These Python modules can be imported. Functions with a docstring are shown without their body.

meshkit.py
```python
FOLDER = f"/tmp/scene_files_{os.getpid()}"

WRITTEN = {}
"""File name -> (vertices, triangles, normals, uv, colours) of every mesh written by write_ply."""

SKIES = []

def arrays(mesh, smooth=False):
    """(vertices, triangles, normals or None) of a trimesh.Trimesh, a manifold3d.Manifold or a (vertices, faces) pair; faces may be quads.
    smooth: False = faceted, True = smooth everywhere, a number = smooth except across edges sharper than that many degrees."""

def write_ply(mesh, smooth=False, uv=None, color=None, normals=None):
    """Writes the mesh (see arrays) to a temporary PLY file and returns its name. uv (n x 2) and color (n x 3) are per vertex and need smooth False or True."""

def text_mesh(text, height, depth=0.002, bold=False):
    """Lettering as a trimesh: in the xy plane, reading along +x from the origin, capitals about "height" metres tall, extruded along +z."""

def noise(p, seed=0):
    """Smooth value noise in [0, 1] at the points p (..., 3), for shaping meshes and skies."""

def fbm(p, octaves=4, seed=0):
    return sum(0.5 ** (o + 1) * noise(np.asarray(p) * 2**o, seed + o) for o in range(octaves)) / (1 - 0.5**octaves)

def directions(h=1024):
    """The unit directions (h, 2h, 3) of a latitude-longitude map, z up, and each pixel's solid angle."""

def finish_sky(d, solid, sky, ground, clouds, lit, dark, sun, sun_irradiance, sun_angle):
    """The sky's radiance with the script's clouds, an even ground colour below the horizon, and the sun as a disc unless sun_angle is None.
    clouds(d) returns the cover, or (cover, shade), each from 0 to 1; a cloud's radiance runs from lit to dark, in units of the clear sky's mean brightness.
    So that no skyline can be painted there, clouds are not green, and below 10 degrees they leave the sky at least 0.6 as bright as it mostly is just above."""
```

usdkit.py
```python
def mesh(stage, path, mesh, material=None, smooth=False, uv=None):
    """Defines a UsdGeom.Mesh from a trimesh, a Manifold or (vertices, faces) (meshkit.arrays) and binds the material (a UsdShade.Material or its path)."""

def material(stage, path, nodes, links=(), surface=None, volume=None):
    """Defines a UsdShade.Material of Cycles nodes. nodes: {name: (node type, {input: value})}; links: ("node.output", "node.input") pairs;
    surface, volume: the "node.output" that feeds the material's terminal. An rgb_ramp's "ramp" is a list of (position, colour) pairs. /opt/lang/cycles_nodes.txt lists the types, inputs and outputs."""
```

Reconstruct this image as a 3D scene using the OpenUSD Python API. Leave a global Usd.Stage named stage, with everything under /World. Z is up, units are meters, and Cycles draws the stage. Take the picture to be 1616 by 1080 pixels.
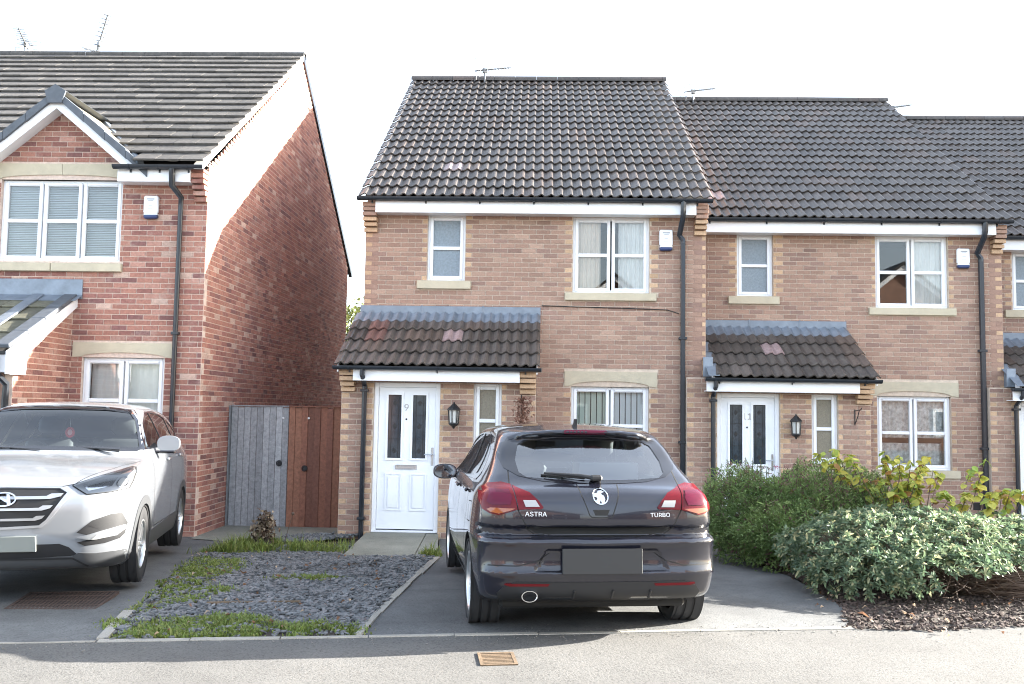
import math, random, numpy as np, trimesh, usdkit, meshkit
import manifold3d as m3d
import shapely
from shapely.geometry import Polygon, LineString, MultiPolygon, box as sbox
from shapely import affinity
from scipy.spatial import Delaunay, ConvexHull
from scipy.interpolate import PchipInterpolator
from pxr import Usd, UsdGeom, UsdLux, UsdShade, Sdf, Gf, Vt

# ---------------------------------------------------------------- camera, sky, sun, exposure
stage = Usd.Stage.CreateInMemory()
UsdGeom.SetStageUpAxis(stage, UsdGeom.Tokens.z)
UsdGeom.SetStageMetersPerUnit(stage, 1.0)
UsdGeom.Xform.Define(stage, '/World')
UsdGeom.Scope.Define(stage, '/World/Looks')
EXPOSURE = 3.42
SUN = np.array([1., .30, .36]); SUN /= np.linalg.norm(SUN)
SUN_EL = math.asin(SUN[2]); SUN_ROT = math.atan2(SUN[0], SUN[1])
SUN_I, SKY_S = 1.0, 0.075

CAM_F, CAM_O, CAM_P, CAM_YAW, CAM_ROLL = 1432.17, np.array([2.7663, -14.1286, 1.7656]), .0739, .0301, .0158
def cam_axes():
    cy, sy = math.cos(CAM_YAW), math.sin(CAM_YAW)
    f, r, u = np.array([-sy, cy, 0]), np.array([cy, sy, 0]), np.array([0, 0, 1.])
    f2 = math.cos(CAM_P) * f + math.sin(CAM_P) * u; u2 = -math.sin(CAM_P) * f + math.cos(CAM_P) * u
    r3 = math.cos(CAM_ROLL) * r + math.sin(CAM_ROLL) * u2; u3 = -math.sin(CAM_ROLL) * r + math.cos(CAM_ROLL) * u2
    return r3, u3, f2
_r, _u, _f = cam_axes()
cam = UsdGeom.Camera.Define(stage, '/World/camera')
cam.AddTransformOp().Set(Gf.Matrix4d(*_r, 0, *_u, 0, *(-_f), 0, *CAM_O, 1))
cam.CreateHorizontalApertureAttr(36.0); cam.CreateVerticalApertureAttr(36.0 * 684 / 1024)
cam.CreateFocalLengthAttr(36.0 * CAM_F / 1616); cam.CreateClippingRangeAttr(Gf.Vec2f(.1, 2000))
cam.CreateExposureAttr(EXPOSURE)

sky = UsdLux.DomeLight.Define(stage, '/World/sky')
_skym = usdkit.material(stage, '/World/Looks/sky', {
    's': ('sky_texture', {'sky_type': 'single_scattering', 'sun_disc': False, 'sun_elevation': SUN_EL, 'sun_rotation': SUN_ROT, 'air_density': 1.0, 'aerosol_density': 2.2, 'ozone_density': 1.0}),
    'h': ('hsv', {'saturation': .85, 'value': 1.0, 'fac': 1.0}), 't': ('texture_coordinate', {}), 'mp': ('mapping', {'scale': (1.0, 1.0, 2.6)}),
    'n': ('noise_texture', {'scale': 1.6, 'detail': 6., 'roughness': .55}), 'r': ('map_range', {'from_min': .38, 'from_max': .68, 'to_min': .22, 'to_max': .55, 'clamp': True}),
    'm': ('mix', {'mix_type': 'mix', 'color2': (2.75, 2.95, 3.2)}),     # a veil of thin high cloud
    'b': ('background_shader', {'strength': SKY_S})}, [('s.color', 'h.color'), ('t.generated', 'mp.vector'), ('mp.vector', 'n.vector'), ('n.fac', 'r.value'), ('r.result', 'm.fac'), ('h.color', 'm.color1'), ('m.color', 'b.color')], surface='b.background')
UsdShade.MaterialBindingAPI.Apply(sky.GetPrim()).Bind(_skym)
sky.GetPrim().SetCustomDataByKey('kind', 'structure')
sun = UsdLux.DistantLight.Define(stage, '/World/sun')
_x = np.cross([0, 0, 1.], SUN); _x /= np.linalg.norm(_x); _y = np.cross(SUN, _x)
sun.AddTransformOp().Set(Gf.Matrix4d(*_x, 0, *_y, 0, *SUN, 0, 0, 0, 0, 1))
sun.CreateNormalizeAttr(True); sun.CreateIntensityAttr(SUN_I); sun.CreateAngleAttr(.5); sun.CreateColorAttr(Gf.Vec3f(1, .95, .87))

# ---------------------------------------------------------------- materials
LOOK = {}
def look(name, nodes, links=(), surface='p.BSDF'):
    LOOK[name] = usdkit.material(stage, '/World/Looks/' + name, nodes, links, surface=surface)
def plain(name, col, rough=.5, metal=0., spec=.5, coat=0., var=.0, scale=6., bump=0., bscale=60., **kw):
    n = {'p': ('principled_bsdf', dict(base_color=col, roughness=rough, metallic=metal, specular_ior_level=spec, coat_weight=coat, **kw))}; l = []
    if var or bump: n['t'] = ('texture_coordinate', {})
    if var:
        c = np.array(col)
        n['n'] = ('noise_texture', {'scale': scale, 'detail': 5., 'roughness': .65})
        n['r'] = ('rgb_ramp', {'ramp': [(.25, tuple(np.clip(c * (1 - var), 0, 1))), (.75, tuple(np.clip(c * (1 + var), 0, 1)))]})
        l += [('t.object', 'n.vector'), ('n.fac', 'r.fac'), ('r.color', 'p.base_color')]
    if bump:
        n['n2'] = ('noise_texture', {'scale': bscale, 'detail': 3.}); n['b'] = ('bump', {'strength': bump, 'distance': .01})
        l += [('t.object', 'n2.vector'), ('n2.fac', 'b.height'), ('b.normal', 'p.normal')]
    look(name, n, l)
def toned(name, rough=.85, mott=.28, mscale=38., lich=None, lscale=5., lthr=(.55, .75), bump=.35, bscale=160., spec=.3, blotch=None):
    """Colour from the mesh's 'tone' primvar, with mottling and, if asked, blotches of a second colour (lichen, efflorescence)."""
    n = {'a': ('attribute', {'attribute': 'tone'}), 't': ('geometry', {}), 'n': ('noise_texture', {'scale': mscale, 'detail': 4., 'roughness': .7}),
         'm': ('map_range', {'from_min': .25, 'from_max': .75, 'to_min': 1 - mott, 'to_max': 1 + mott}), 'x': ('mix', {'mix_type': 'multiply', 'fac': 1.}),
         'n2': ('noise_texture', {'scale': bscale, 'detail': 2.}), 'b': ('bump', {'strength': bump, 'distance': .004}),
         'p': ('principled_bsdf', {'roughness': rough, 'specular_ior_level': spec})}
    l = [('t.position', 'n.vector'), ('n.fac', 'm.value'), ('a.color', 'x.color1'), ('m.result', 'x.color2'), ('t.position', 'n2.vector'), ('n2.fac', 'b.height'), ('b.normal', 'p.normal')]
    src = 'x.color'
    if lich is not None:
        n['n3'] = ('noise_texture', {'scale': lscale, 'detail': 6., 'roughness': .75}); n['r3'] = ('map_range', {'from_min': lthr[0], 'from_max': lthr[1], 'to_min': 0., 'to_max': .8, 'clamp': True})
        n['x3'] = ('mix', {'mix_type': 'mix', 'color2': lich})
        l += [('t.position', 'n3.vector'), ('n3.fac', 'r3.value'), ('r3.result', 'x3.fac'), (src, 'x3.color1')]; src = 'x3.color'
    l.append((src, 'p.base_color'))
    look(name, n, l)

# ---------------------------------------------------------------- mesh helpers: a mesh is (V, F)
RNG = np.random.default_rng(7)
_BOXF = np.array([[0, 2, 1], [0, 3, 2], [4, 5, 6], [4, 6, 7], [0, 1, 5], [0, 5, 4], [1, 2, 6], [1, 6, 5], [2, 3, 7], [2, 7, 6], [3, 0, 4], [3, 4, 7]])
def bx(x0, x1, y0, y1, z0, z1):
    return np.array([[x0, y0, z0], [x1, y0, z0], [x1, y1, z0], [x0, y1, z0], [x0, y0, z1], [x1, y0, z1], [x1, y1, z1], [x0, y1, z1]], float), _BOXF
_CB = {}
def cb(x0, x1, y0, y1, z0, z1, b=.006):
    """A box with chamfered edges."""
    b = min(b, .45 * min(x1 - x0, y1 - y0, z1 - z0))
    v = []
    for sx in (0, 1):
        for sy in (0, 1):
            for sz in (0, 1):
                c = np.array([(x0, x1)[sx], (y0, y1)[sy], (z0, z1)[sz]]); d = np.array([1 - 2 * sx, 1 - 2 * sy, 1 - 2 * sz]) * b
                v += [c + d * [0, 1, 1], c + d * [1, 0, 1], c + d * [1, 1, 0]]
    v = np.array(v)
    if 'f' not in _CB:
        u = []
        for sx in (0, 1):
            for sy in (0, 1):
                for sz in (0, 1):
                    c = np.array([sx, sy, sz], float); d = (1 - 2 * c) * .2
                    u += [c + d * [0, 1, 1], c + d * [1, 0, 1], c + d * [1, 1, 0]]
        u = np.array(u); h = ConvexHull(u); f = h.simplices.copy()
        for i, t in enumerate(f):
            nn = np.cross(u[t[1]] - u[t[0]], u[t[2]] - u[t[0]])
            if nn @ h.equations[i, :3] < 0: f[i] = t[::-1]
        _CB['f'] = f
    return v, _CB['f']
def join(ms):
    ms = [m for m in ms if len(m[0])]
    if not ms: return np.zeros((0, 3)), np.zeros((0, 3), int)
    off = np.cumsum([0] + [len(m[0]) for m in ms[:-1]])
    return np.vstack([m[0] for m in ms]), np.vstack([np.asarray(m[1]) + o for m, o in zip(ms, off)])
def xf(m, M=None, t=(0, 0, 0)):
    v = m[0] if M is None else m[0] @ np.asarray(M).T
    return v + np.asarray(t, float), m[1]
def rot(ax, a):
    c, s = math.cos(a), math.sin(a)
    return np.array({'x': [[1, 0, 0], [0, c, -s], [0, s, c]], 'y': [[c, 0, s], [0, 1, 0], [-s, 0, c]], 'z': [[c, -s, 0], [s, c, 0], [0, 0, 1]]}[ax])
def flip(m): return m[0], m[1][:, ::-1]
def mirx(m): return m[0] * [-1, 1, 1], m[1][:, ::-1]
def tm(t): return np.array(t.vertices), np.array(t.faces)
def extrude(poly, axis, a, b):
    """A shapely polygon in the plane across axis ('x': (y,z), 'y': (x,z), 'z': (x,y)), extruded from a to b."""
    ms = []
    for g in getattr(poly, 'geoms', [poly]):
        if g.is_empty or g.area < 1e-9: continue
        v, f = tm(trimesh.creation.extrude_polygon(shapely.geometry.polygon.orient(g), b - a, engine='earcut'))
        v = v + [0, 0, a]
        if axis == 'x': v = v[:, [2, 0, 1]]
        elif axis == 'y': v, f = v[:, [0, 2, 1]], f[:, ::-1]
        ms.append((v, f))
    return join(ms)
def tube(pts, r, n=8, caps=True):
    P = np.asarray(pts, float); k = len(P); r = np.broadcast_to(r, (k,))
    T = np.gradient(P, axis=0); T /= np.maximum(np.linalg.norm(T, axis=1, keepdims=True), 1e-9)
    ref = np.array([0, 0, 1.]) if abs(T[0, 2]) < .9 else np.array([1., 0, 0])
    V = []
    A = np.cross(T[0], ref); A /= np.linalg.norm(A)
    for i in range(k):
        A = A - T[i] * (A @ T[i]); A /= np.linalg.norm(A); B = np.cross(T[i], A)
        th = np.arange(n) * 2 * math.pi / n
        V.append(P[i] + r[i] * (np.cos(th)[:, None] * A + np.sin(th)[:, None] * B))
    V = np.vstack(V); F = []
    for i in range(k - 1):
        for j in range(n):
            a, b = i * n + j, i * n + (j + 1) % n
            F += [[a, b, b + n], [a, b + n, a + n]]
    if caps:
        for j in range(1, n - 1): F += [[0, j + 1, j], [(k - 1) * n, (k - 1) * n + j, (k - 1) * n + j + 1]]
    return V, np.array(F)
def lathe(prof, n=32, axis='z'):
    """prof: (radius, height) pairs, closed or open, turned about the axis."""
    P = np.asarray(prof, float); k = len(P); th = np.arange(n) * 2 * math.pi / n
    V = np.stack([P[:, 0][None] * np.cos(th)[:, None], P[:, 0][None] * np.sin(th)[:, None], np.broadcast_to(P[:, 1], (n, k))], -1).reshape(-1, 3); F = []
    for i in range(n):
        for j in range(k - 1):
            a, b = i * k + j, ((i + 1) % n) * k + j
            F += [[a, b, b + 1], [a, b + 1, a + 1]]
    F = np.array(F)
    if axis == 'x': V = V[:, [2, 0, 1]]
    if axis == 'y': V = V[:, [1, 2, 0]]
    return V, F
def rowpath(profile, path):
    """Sweep an (x, z) profile list along two y positions (a strip of quads)."""
    p = np.asarray(profile, float); k = len(p)
    V = np.vstack([np.column_stack([p[:, 0], np.full(k, y), p[:, 1]]) for y in path]); F = []
    for i in range(len(path) - 1):
        for j in range(k - 1):
            a = i * k + j
            F += [[a, a + 1, a + k + 1], [a, a + k + 1, a + k]]
    return V, np.array(F)

# ---------------------------------------------------------------- prims
_used = {}
def uname(parent, name):
    k = (parent, name); i = _used.get(k, 0); _used[k] = i + 1
    return f'{parent}/{name}' + (f'_{i:03d}' if i else '')
def data(p, label=None, cat=None, group=None, kind=None):
    for k, v in (('label', label), ('category', cat), ('group', group), ('kind', kind)):
        if v: p.SetCustomDataByKey(k, v)
    return p
def obj(name, mesh, mat, parent=None, smooth=30, tone=None, label=None, cat=None, group=None, kind=None, normals=None):
    path = uname(str(parent.GetPath()) if parent is not None else '/World', name)
    if hasattr(mesh, 'vertices'): mesh = tm(mesh)
    if tone is not None or normals is not None: smooth = False
    m = usdkit.mesh(stage, path, mesh, LOOK[mat], smooth=smooth)
    if normals is not None:
        m.CreateNormalsAttr(Vt.Vec3fArray.FromNumpy(np.asarray(normals, np.float32))); m.SetNormalsInterpolation('vertex')
    if tone is not None:
        t = np.asarray(tone, np.float32); t = np.broadcast_to(t, (len(mesh[0]), 3))
        UsdGeom.PrimvarsAPI(m).CreatePrimvar('tone', Sdf.ValueTypeNames.Color3fArray, 'vertex').Set(Vt.Vec3fArray.FromNumpy(np.ascontiguousarray(t)))
    return data(m.GetPrim(), label, cat, group, kind)
def thing(name, label=None, cat=None, group=None, loc=None, rz=0, parent=None, kind=None):
    x = UsdGeom.Xform.Define(stage, uname(str(parent.GetPath()) if parent is not None else '/World', name))
    if loc is not None: x.AddTranslateOp().Set(Gf.Vec3d(*map(float, loc)))
    if rz: x.AddRotateZOp().Set(math.degrees(rz))
    return data(x.GetPrim(), label, cat, group, kind)
def pieces(parent, name, ms, tones, mat, key, limit, rest):
    """The `limit` pieces with the smallest key become prims of their own, all others one 'stuff' part."""
    o = np.argsort(key, kind='stable')
    for i in o[:limit]: obj(name, ms[i], mat, parent, tone=tones[i])
    r = o[limit:]
    if len(r):
        T = np.vstack([np.broadcast_to(tones[i], (len(ms[i][0]), 3)) for i in r])
        obj(rest, join([ms[i] for i in r]), mat, parent, tone=T, kind='stuff')
# ---------------------------------------------------------------- cars: an implicit body, sampled by surface nets
def tab(pts, n=1500):
    p = np.array(sorted(pts), float); x = np.linspace(p[0, 0], p[-1, 0], n); y = PchipInterpolator(p[:, 0], p[:, 1])(x)
    g = np.gradient(y, x)
    return (lambda q: np.interp(q, x, y)), (lambda q: np.interp(q, x, g))
def smax(a, b, k):
    h = np.maximum(k - np.abs(a - b), 0) / k
    return np.maximum(a, b) + h * h * k * .25
class Body:
    def __init__(s, yr, yf, zt, W, zb, bowr, bowf, crown, taper, L, H, Wd, kr=.07, yr2=None, rec=None):
        s.rec = rec
        s.yr2 = tab(yr2) if yr2 else None
        s.yr, s.dyr = tab(yr); s.yf, s.dyf = tab(yf); s.zt, s.dzt = tab(zt); s.W, s.dW = tab(W); s.zb = zb
        s.bowr, s.bowf, s.crown, s.taper = bowr, bowf, crown, taper; s.L, s.H, s.Wd, s.kr = L, H, Wd, kr
    def F(s, p):
        x, y, z = np.abs(p[..., 0]), p[..., 1], p[..., 2]
        q = np.clip((z - .9) / .4, 0, 1); ze = z + s.crown * x * x * q * q * (3 - 2 * q)
        yr, dyr = s.yr(ze), s.dyr(ze)
        if s.rec: yr = yr + s.rec(x, z)
        if s.yr2:
            q = np.clip((x - .40) / .24, 0, 1); q = q * q * (3 - 2 * q); yr, dyr = yr * (1 - q) + s.yr2[0](ze) * q, dyr * (1 - q) + s.yr2[1](ze) * q
        a = (yr + s.bowr(x) - y) / np.sqrt(1 + np.clip(dyr, -3, 3) ** 2)
        b = (y - s.yf(ze) + s.bowf(x)) / np.sqrt(1 + s.dyf(ze) ** 2)
        yb = y + s.bowf(x) * np.clip((y - 2.2) / 1.2, 0, 1) * .6
        c = (ze - s.zt(yb)) / np.sqrt(1 + s.dzt(yb) ** 2)
        d = (x - s.W(z) + s.taper(y)) / np.sqrt(1 + s.dW(z) ** 2)
        e = s.zb - z
        f = smax(smax(a, c, .035), b, .05)
        f = smax(f, d, s.kr)
        return smax(f, e, .06)
    def grad(s, p, h=.004):
        g = np.stack([s.F(p + np.eye(3)[i] * h) - s.F(p - np.eye(3)[i] * h) for i in range(3)], -1) / (2 * h)
        return g
    def net(s, iso=0., h=.02, floor=None, fix=True):
        lo = np.array([-s.Wd / 2 - .08, -.1, s.zb - .1]); hi = np.array([s.Wd / 2 + .08, s.L + .1, s.H + .1])
        ax = [np.arange(lo[i] + .0037, hi[i], h) for i in range(3)]
        G = np.stack(np.meshgrid(*ax, indexing='ij'), -1)
        fn = (lambda p: s.F(p) - iso) if floor is None else (lambda p: np.maximum(s.F(p) - iso, floor - p[..., 2]))
        V = fn(G); ins = V < 0
        n = np.array(V.shape); cs = (slice(0, -1), slice(1, None))
        cnt = sum(ins[cs[i], cs[j], cs[k]].astype(np.int8) for i in (0, 1) for j in (0, 1) for k in (0, 1))
        mix = (cnt > 0) & (cnt < 8); idx = -np.ones(n - 1, int); idx[mix] = np.arange(mix.sum())
        ci = np.argwhere(mix); P = np.zeros((len(ci), 3)); w = np.zeros(len(ci))
        co = [np.array(c) for c in np.ndindex(2, 2, 2)]
        for a in co:
            for ax_ in range(3):
                if a[ax_]: continue
                b = a.copy(); b[ax_] = 1
                va, vb = V[tuple((ci + a).T)], V[tuple((ci + b).T)]
                m = (va < 0) != (vb < 0); t = np.where(m, va / np.where(m, va - vb, 1), 0)
                P += m[:, None] * (a + t[:, None] * (b - a)); w += m
        P = lo + .0037 + (ci + P / w[:, None]) * h
        Fs = []
        for ax_ in range(3):
            a = [slice(1, -1)] * 3; a[ax_] = slice(0, -1); b = [slice(1, -1)] * 3; b[ax_] = slice(1, None)
            A, B = ins[tuple(a)], ins[tuple(b)]; ch = np.argwhere(A != B); 
            if not len(ch): continue
            sg = A[tuple(ch.T)]; base = ch + 1; base[:, ax_] -= 1
            u, v = (ax_ + 1) % 3, (ax_ + 2) % 3; eu, ev = np.eye(3, dtype=int)[u], np.eye(3, dtype=int)[v]
            q = np.stack([idx[tuple((base - eu - ev).T)], idx[tuple((base - ev).T)], idx[tuple(base.T)], idx[tuple((base - eu).T)]], 1)
            q = np.where(sg[:, None], q, q[:, ::-1]); Fs.append(q)
        Q = np.vstack(Fs)
        if fix and floor is None:
            for _ in range(3):
                f = s.F(P) - iso; g = s.grad(P); P = P - np.clip(f / np.maximum((g * g).sum(1), .2), -h, h)[:, None] * g
        return P, np.vstack([Q[:, [0, 1, 2]], Q[:, [0, 2, 3]]])
    def cast(s, P, d, far, iso=0., n=140, reach=2.7):
        """From points P (outside) along unit direction d, the first crossing of F = iso; nan where none."""
        d = np.asarray(d, float); t = np.linspace(0, reach, n); lo = np.full(len(P), np.nan); hi = lo.copy()
        prev = s.F(P) - iso
        for i in range(1, n):
            cur = s.F(P + d * t[i]) - iso; m = np.isnan(lo) & (prev > 0) & (cur <= 0); lo[m], hi[m] = t[i - 1], t[i]; prev = cur
        for _ in range(22):
            md = (lo + hi) / 2; o = s.F(P + d * np.nan_to_num(md)[:, None]) - iso > 0; lo, hi = np.where(o, md, lo), np.where(o, hi, md)
        return P + d * ((lo + hi) / 2)[:, None]
    def patch(s, poly, axis, sgn, off=.002, res=.03, thick=0., base=None, reach=2.7):
        """A polygon laid on the body: seen along -sgn*axis. axis 'y': (x,z), 'x': (y,z), 'z': (x,y). Returns mesh and normals."""
        ms, ns = [], []
        for g in getattr(poly, 'geoms', [poly]):
            if g.is_empty or g.area < 1e-7: continue
            g = g.segmentize(res); pts = list(g.exterior.coords[:-1])
            for i in g.interiors: pts += list(i.coords[:-1])
            x0, y0, x1, y1 = g.bounds
            gx, gy = np.meshgrid(np.arange(x0 + res * .5, x1, res), np.arange(y0 + res * .5, y1, res)); gp = np.column_stack([gx.ravel(), gy.ravel()])
            if len(gp):
                k = shapely.contains_xy(g.buffer(-res * .35), gp[:, 0], gp[:, 1]) if not g.buffer(-res * .35).is_empty else np.zeros(len(gp), bool); gp = gp[k]
            A = np.vstack([np.array(pts), gp]) if len(gp) else np.array(pts)
            try: T = Delaunay(A).simplices
            except Exception: continue
            c = A[T].mean(1); e = np.abs(np.cross(A[T[:, 1]] - A[T[:, 0]], A[T[:, 2]] - A[T[:, 0]])); T = T[shapely.contains_xy(g, c[:, 0], c[:, 1]) & (e > 1e-8)]
            far = {'y': (s.L + .3 if sgn > 0 else -.3), 'x': sgn * (s.Wd / 2 + .3), 'z': s.H + .3}[axis] if base is None else base
            i, (j, k) = {'x': (0, (1, 2)), 'y': (1, (0, 2)), 'z': (2, (0, 1))}[axis]
            P = np.zeros((len(A), 3)); P[:, i] = far; P[:, j], P[:, k] = A[:, 0], A[:, 1]
            d = np.zeros(3); d[i] = -sgn
            H = s.cast(P, d, far, reach=reach); ok = ~np.isnan(H[:, 0]); T = T[ok[T].all(1)]
            H = np.where(ok[:, None], H, 0); N = s.grad(H); N /= np.maximum(np.linalg.norm(N, axis=1, keepdims=True), 1e-9); V = H + N * off
            fn = np.cross(V[T[:, 1]] - V[T[:, 0]], V[T[:, 2]] - V[T[:, 0]]); T = np.where(((fn * N[T[:, 0]]).sum(1) < 0)[:, None], T[:, ::-1], T)
            used = np.unique(T); re = -np.ones(len(V), int); re[used] = np.arange(len(used)); V, N, T = V[used], N[used], re[T]
            if thick:
                ed = np.vstack([T[:, [0, 1]], T[:, [1, 2]], T[:, [2, 0]]]); key = {}
                for a, b in ed: key[(a, b)] = 1
                bd = [(a, b) for a, b in key if (b, a) not in key]; nv = len(V); W_, wn, wf = [], [], []
                for a, b in bd:
                    o = nv + len(W_); W_ += [V[a], V[b], V[b] - N[b] * thick, V[a] - N[a] * thick]
                    nn = np.cross(V[b] - V[a], -N[a]); nn = nn / max(np.linalg.norm(nn), 1e-9); wn += [nn] * 4; wf += [[o, o + 3, o + 2], [o, o + 2, o + 1]]
                if W_:
                    wf = np.array(wf); W_ = np.array(W_); f0 = wf[0] - nv; 
                    V, N, T = np.vstack([V, W_]), np.vstack([N, wn]), np.vstack([T, wf[:, ::-1]]); N[nv:] *= -1 if np.cross(W_[f0[2]] - W_[f0[0]], W_[f0[1]] - W_[f0[0]]) @ np.array(wn[0]) < 0 else 1
            ms.append((V, T)); ns.append(N)
        if not ms: return (np.zeros((0, 3)), np.zeros((0, 3), int)), np.zeros((0, 3))
        return join(ms), np.vstack(ns)

def _sq(v): return v * v
def _ss(v): v = np.clip(v, 0, 1); return v * v * (3 - 2 * v)
ASTRA = Body(
    yr=[(.1, .50), (.20, .42), (.25, .27), (.29, .15), (.33, .10), (.42, .055), (.485, .03), (.50, .04), (.58, .055), (.66, .045), (.70, .03), (.722, .05), (.742, .15), (.785, .145), (.81, .105), (.85, .102), (.95, .115), (1.03, .155), (1.07, .21), (1.10, .28), (1.2, .42), (1.3, .57), (1.395, .70), (1.425, .755), (1.44, .76), (1.455, .715), (1.475, .675), (1.495, .675), (1.52, .76), (1.63, 1.2), (1.8, 2.)],
    yr2=[(.1, .50), (.20, .42), (.25, .27), (.29, .15), (.33, .10), (.42, .055), (.485, .03), (.50, .04), (.58, .055), (.66, .045), (.70, .03), (.722, .05), (.742, .15), (.785, .145), (.81, .105), (.85, .102), (.95, .115), (1.03, .155), (1.07, .21), (1.10, .28), (1.2, .42), (1.3, .57), (1.42, .745), (1.48, .86), (1.53, .98), (1.6, 1.3), (1.8, 2.)],
    yf=[(.1, 4.25), (.25, 4.36), (.4, 4.42), (.6, 4.42), (.8, 4.36), (1., 4.25), (2., 4.2)],
    zt=[(-.5, 1.49), (.55, 1.492), (.8, 1.505), (1.2, 1.535), (1.8, 1.552), (2.3, 1.538), (2.62, 1.495), (2.85, 1.39), (3.2, 1.19), (3.48, 1.035), (3.62, .985), (3.9, .93), (4.2, .83), (4.35, .74), (4.5, .60), (5., .3)],
    W=[(.05, .76), (.15, .80), (.22, .845), (.35, .885), (.5, .905), (.7, .907), (.85, .895), (.97, .878), (1.05, .845), (1.12, .80), (1.25, .735), (1.39, .685), (1.48, .645), (1.55, .59), (1.8, .5)],
    zb=.17, bowr=lambda x: .055 * _sq(x / .8) + 1.0 * _sq(np.maximum(x - .62, 0)), bowf=lambda x: .16 * _sq(x / .9) + 1.2 * _sq(np.maximum(x - .6, 0)), crown=.11,
    taper=lambda y: .05 * _sq(np.maximum(.8 - y, 0) / .8) + .09 * _sq(np.maximum(y - 3.3, 0)), L=4.42, H=1.58, Wd=1.82, rec=lambda x, z: .018 * _ss((.50 - .55 * np.maximum(z - .50, 0) - x) / .03) * _ss((z - .492) / .014) * _ss((.665 - z) / .03))
TUCSON = Body(
    yr=[(.1, .3), (.3, .1), (.6, .0), (1.0, .04), (1.2, .12), (1.4, .3), (1.6, .46), (1.7, .6), (1.9, 1.)],
    yf=[(.1, 4.2), (.2, 4.28), (.3, 4.37), (.42, 4.425), (.55, 4.455), (.7, 4.46), (.82, 4.445), (.90, 4.40), (.96, 4.33), (1.05, 4.2), (1.3, 4.0), (2., 3.9)],
    zt=[(-.5, 1.0), (.0, 1.25), (.2, 1.46), (.4, 1.585), (.8, 1.655), (1.6, 1.69), (2.2, 1.685), (2.48, 1.655), (2.62, 1.61), (3.0, 1.37), (3.25, 1.215), (3.38, 1.155), (3.55, 1.125), (3.9, 1.075), (4.15, 1.01), (4.3, .955), (4.4, .89), (4.6, .65), (5., .3)],
    W=[(.05, .80), (.15, .85), (.25, .90), (.4, .935), (.6, .947), (.85, .948), (1.0, .94), (1.1, .917), (1.18, .88), (1.35, .79), (1.5, .715), (1.6, .655), (1.68, .60), (2., .5)],
    zb=.22, bowr=lambda x: .06 * _sq(x / .8) + 1.0 * _sq(np.maximum(x - .62, 0)), bowf=lambda x: .10 * _sq(x / .9) + 1.5 * _sq(np.maximum(x - .58, 0)), crown=.09,
    taper=lambda y: .05 * _sq(np.maximum(.8 - y, 0) / .8) + .05 * _sq(np.maximum(y - 3.3, 0)), L=4.48, H=1.72, Wd=1.91)
# ---------------------------------------------------------------- car assembly
def mani(m): return m3d.Manifold(m3d.Mesh(vert_properties=np.ascontiguousarray(m[0], np.float32), tri_verts=np.ascontiguousarray(m[1], np.uint32)))
def unmani(M): q = M.to_mesh(); return np.array(q.vert_properties[:, :3], float), np.array(q.tri_verts, int)
def sy(pts):
    """A symmetric outline from its right half (top centre to bottom centre)."""
    return Polygon(list(pts) + [(-x, z) for x, z in reversed(pts)])
def mir(p): return affinity.scale(p, -1, 1, origin=(0, 0))
def line(pts, w, smooth=True):
    return LineString(pts).buffer(w, cap_style='flat', join_style='round')
def xform_thing(name, M, o, **kw):
    t = thing(name, **kw); UsdGeom.Xformable(t).AddTransformOp().Set(Gf.Matrix4d(*M[:, 0], 0, *M[:, 1], 0, *M[:, 2], 0, *o, 1)); return t
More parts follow.
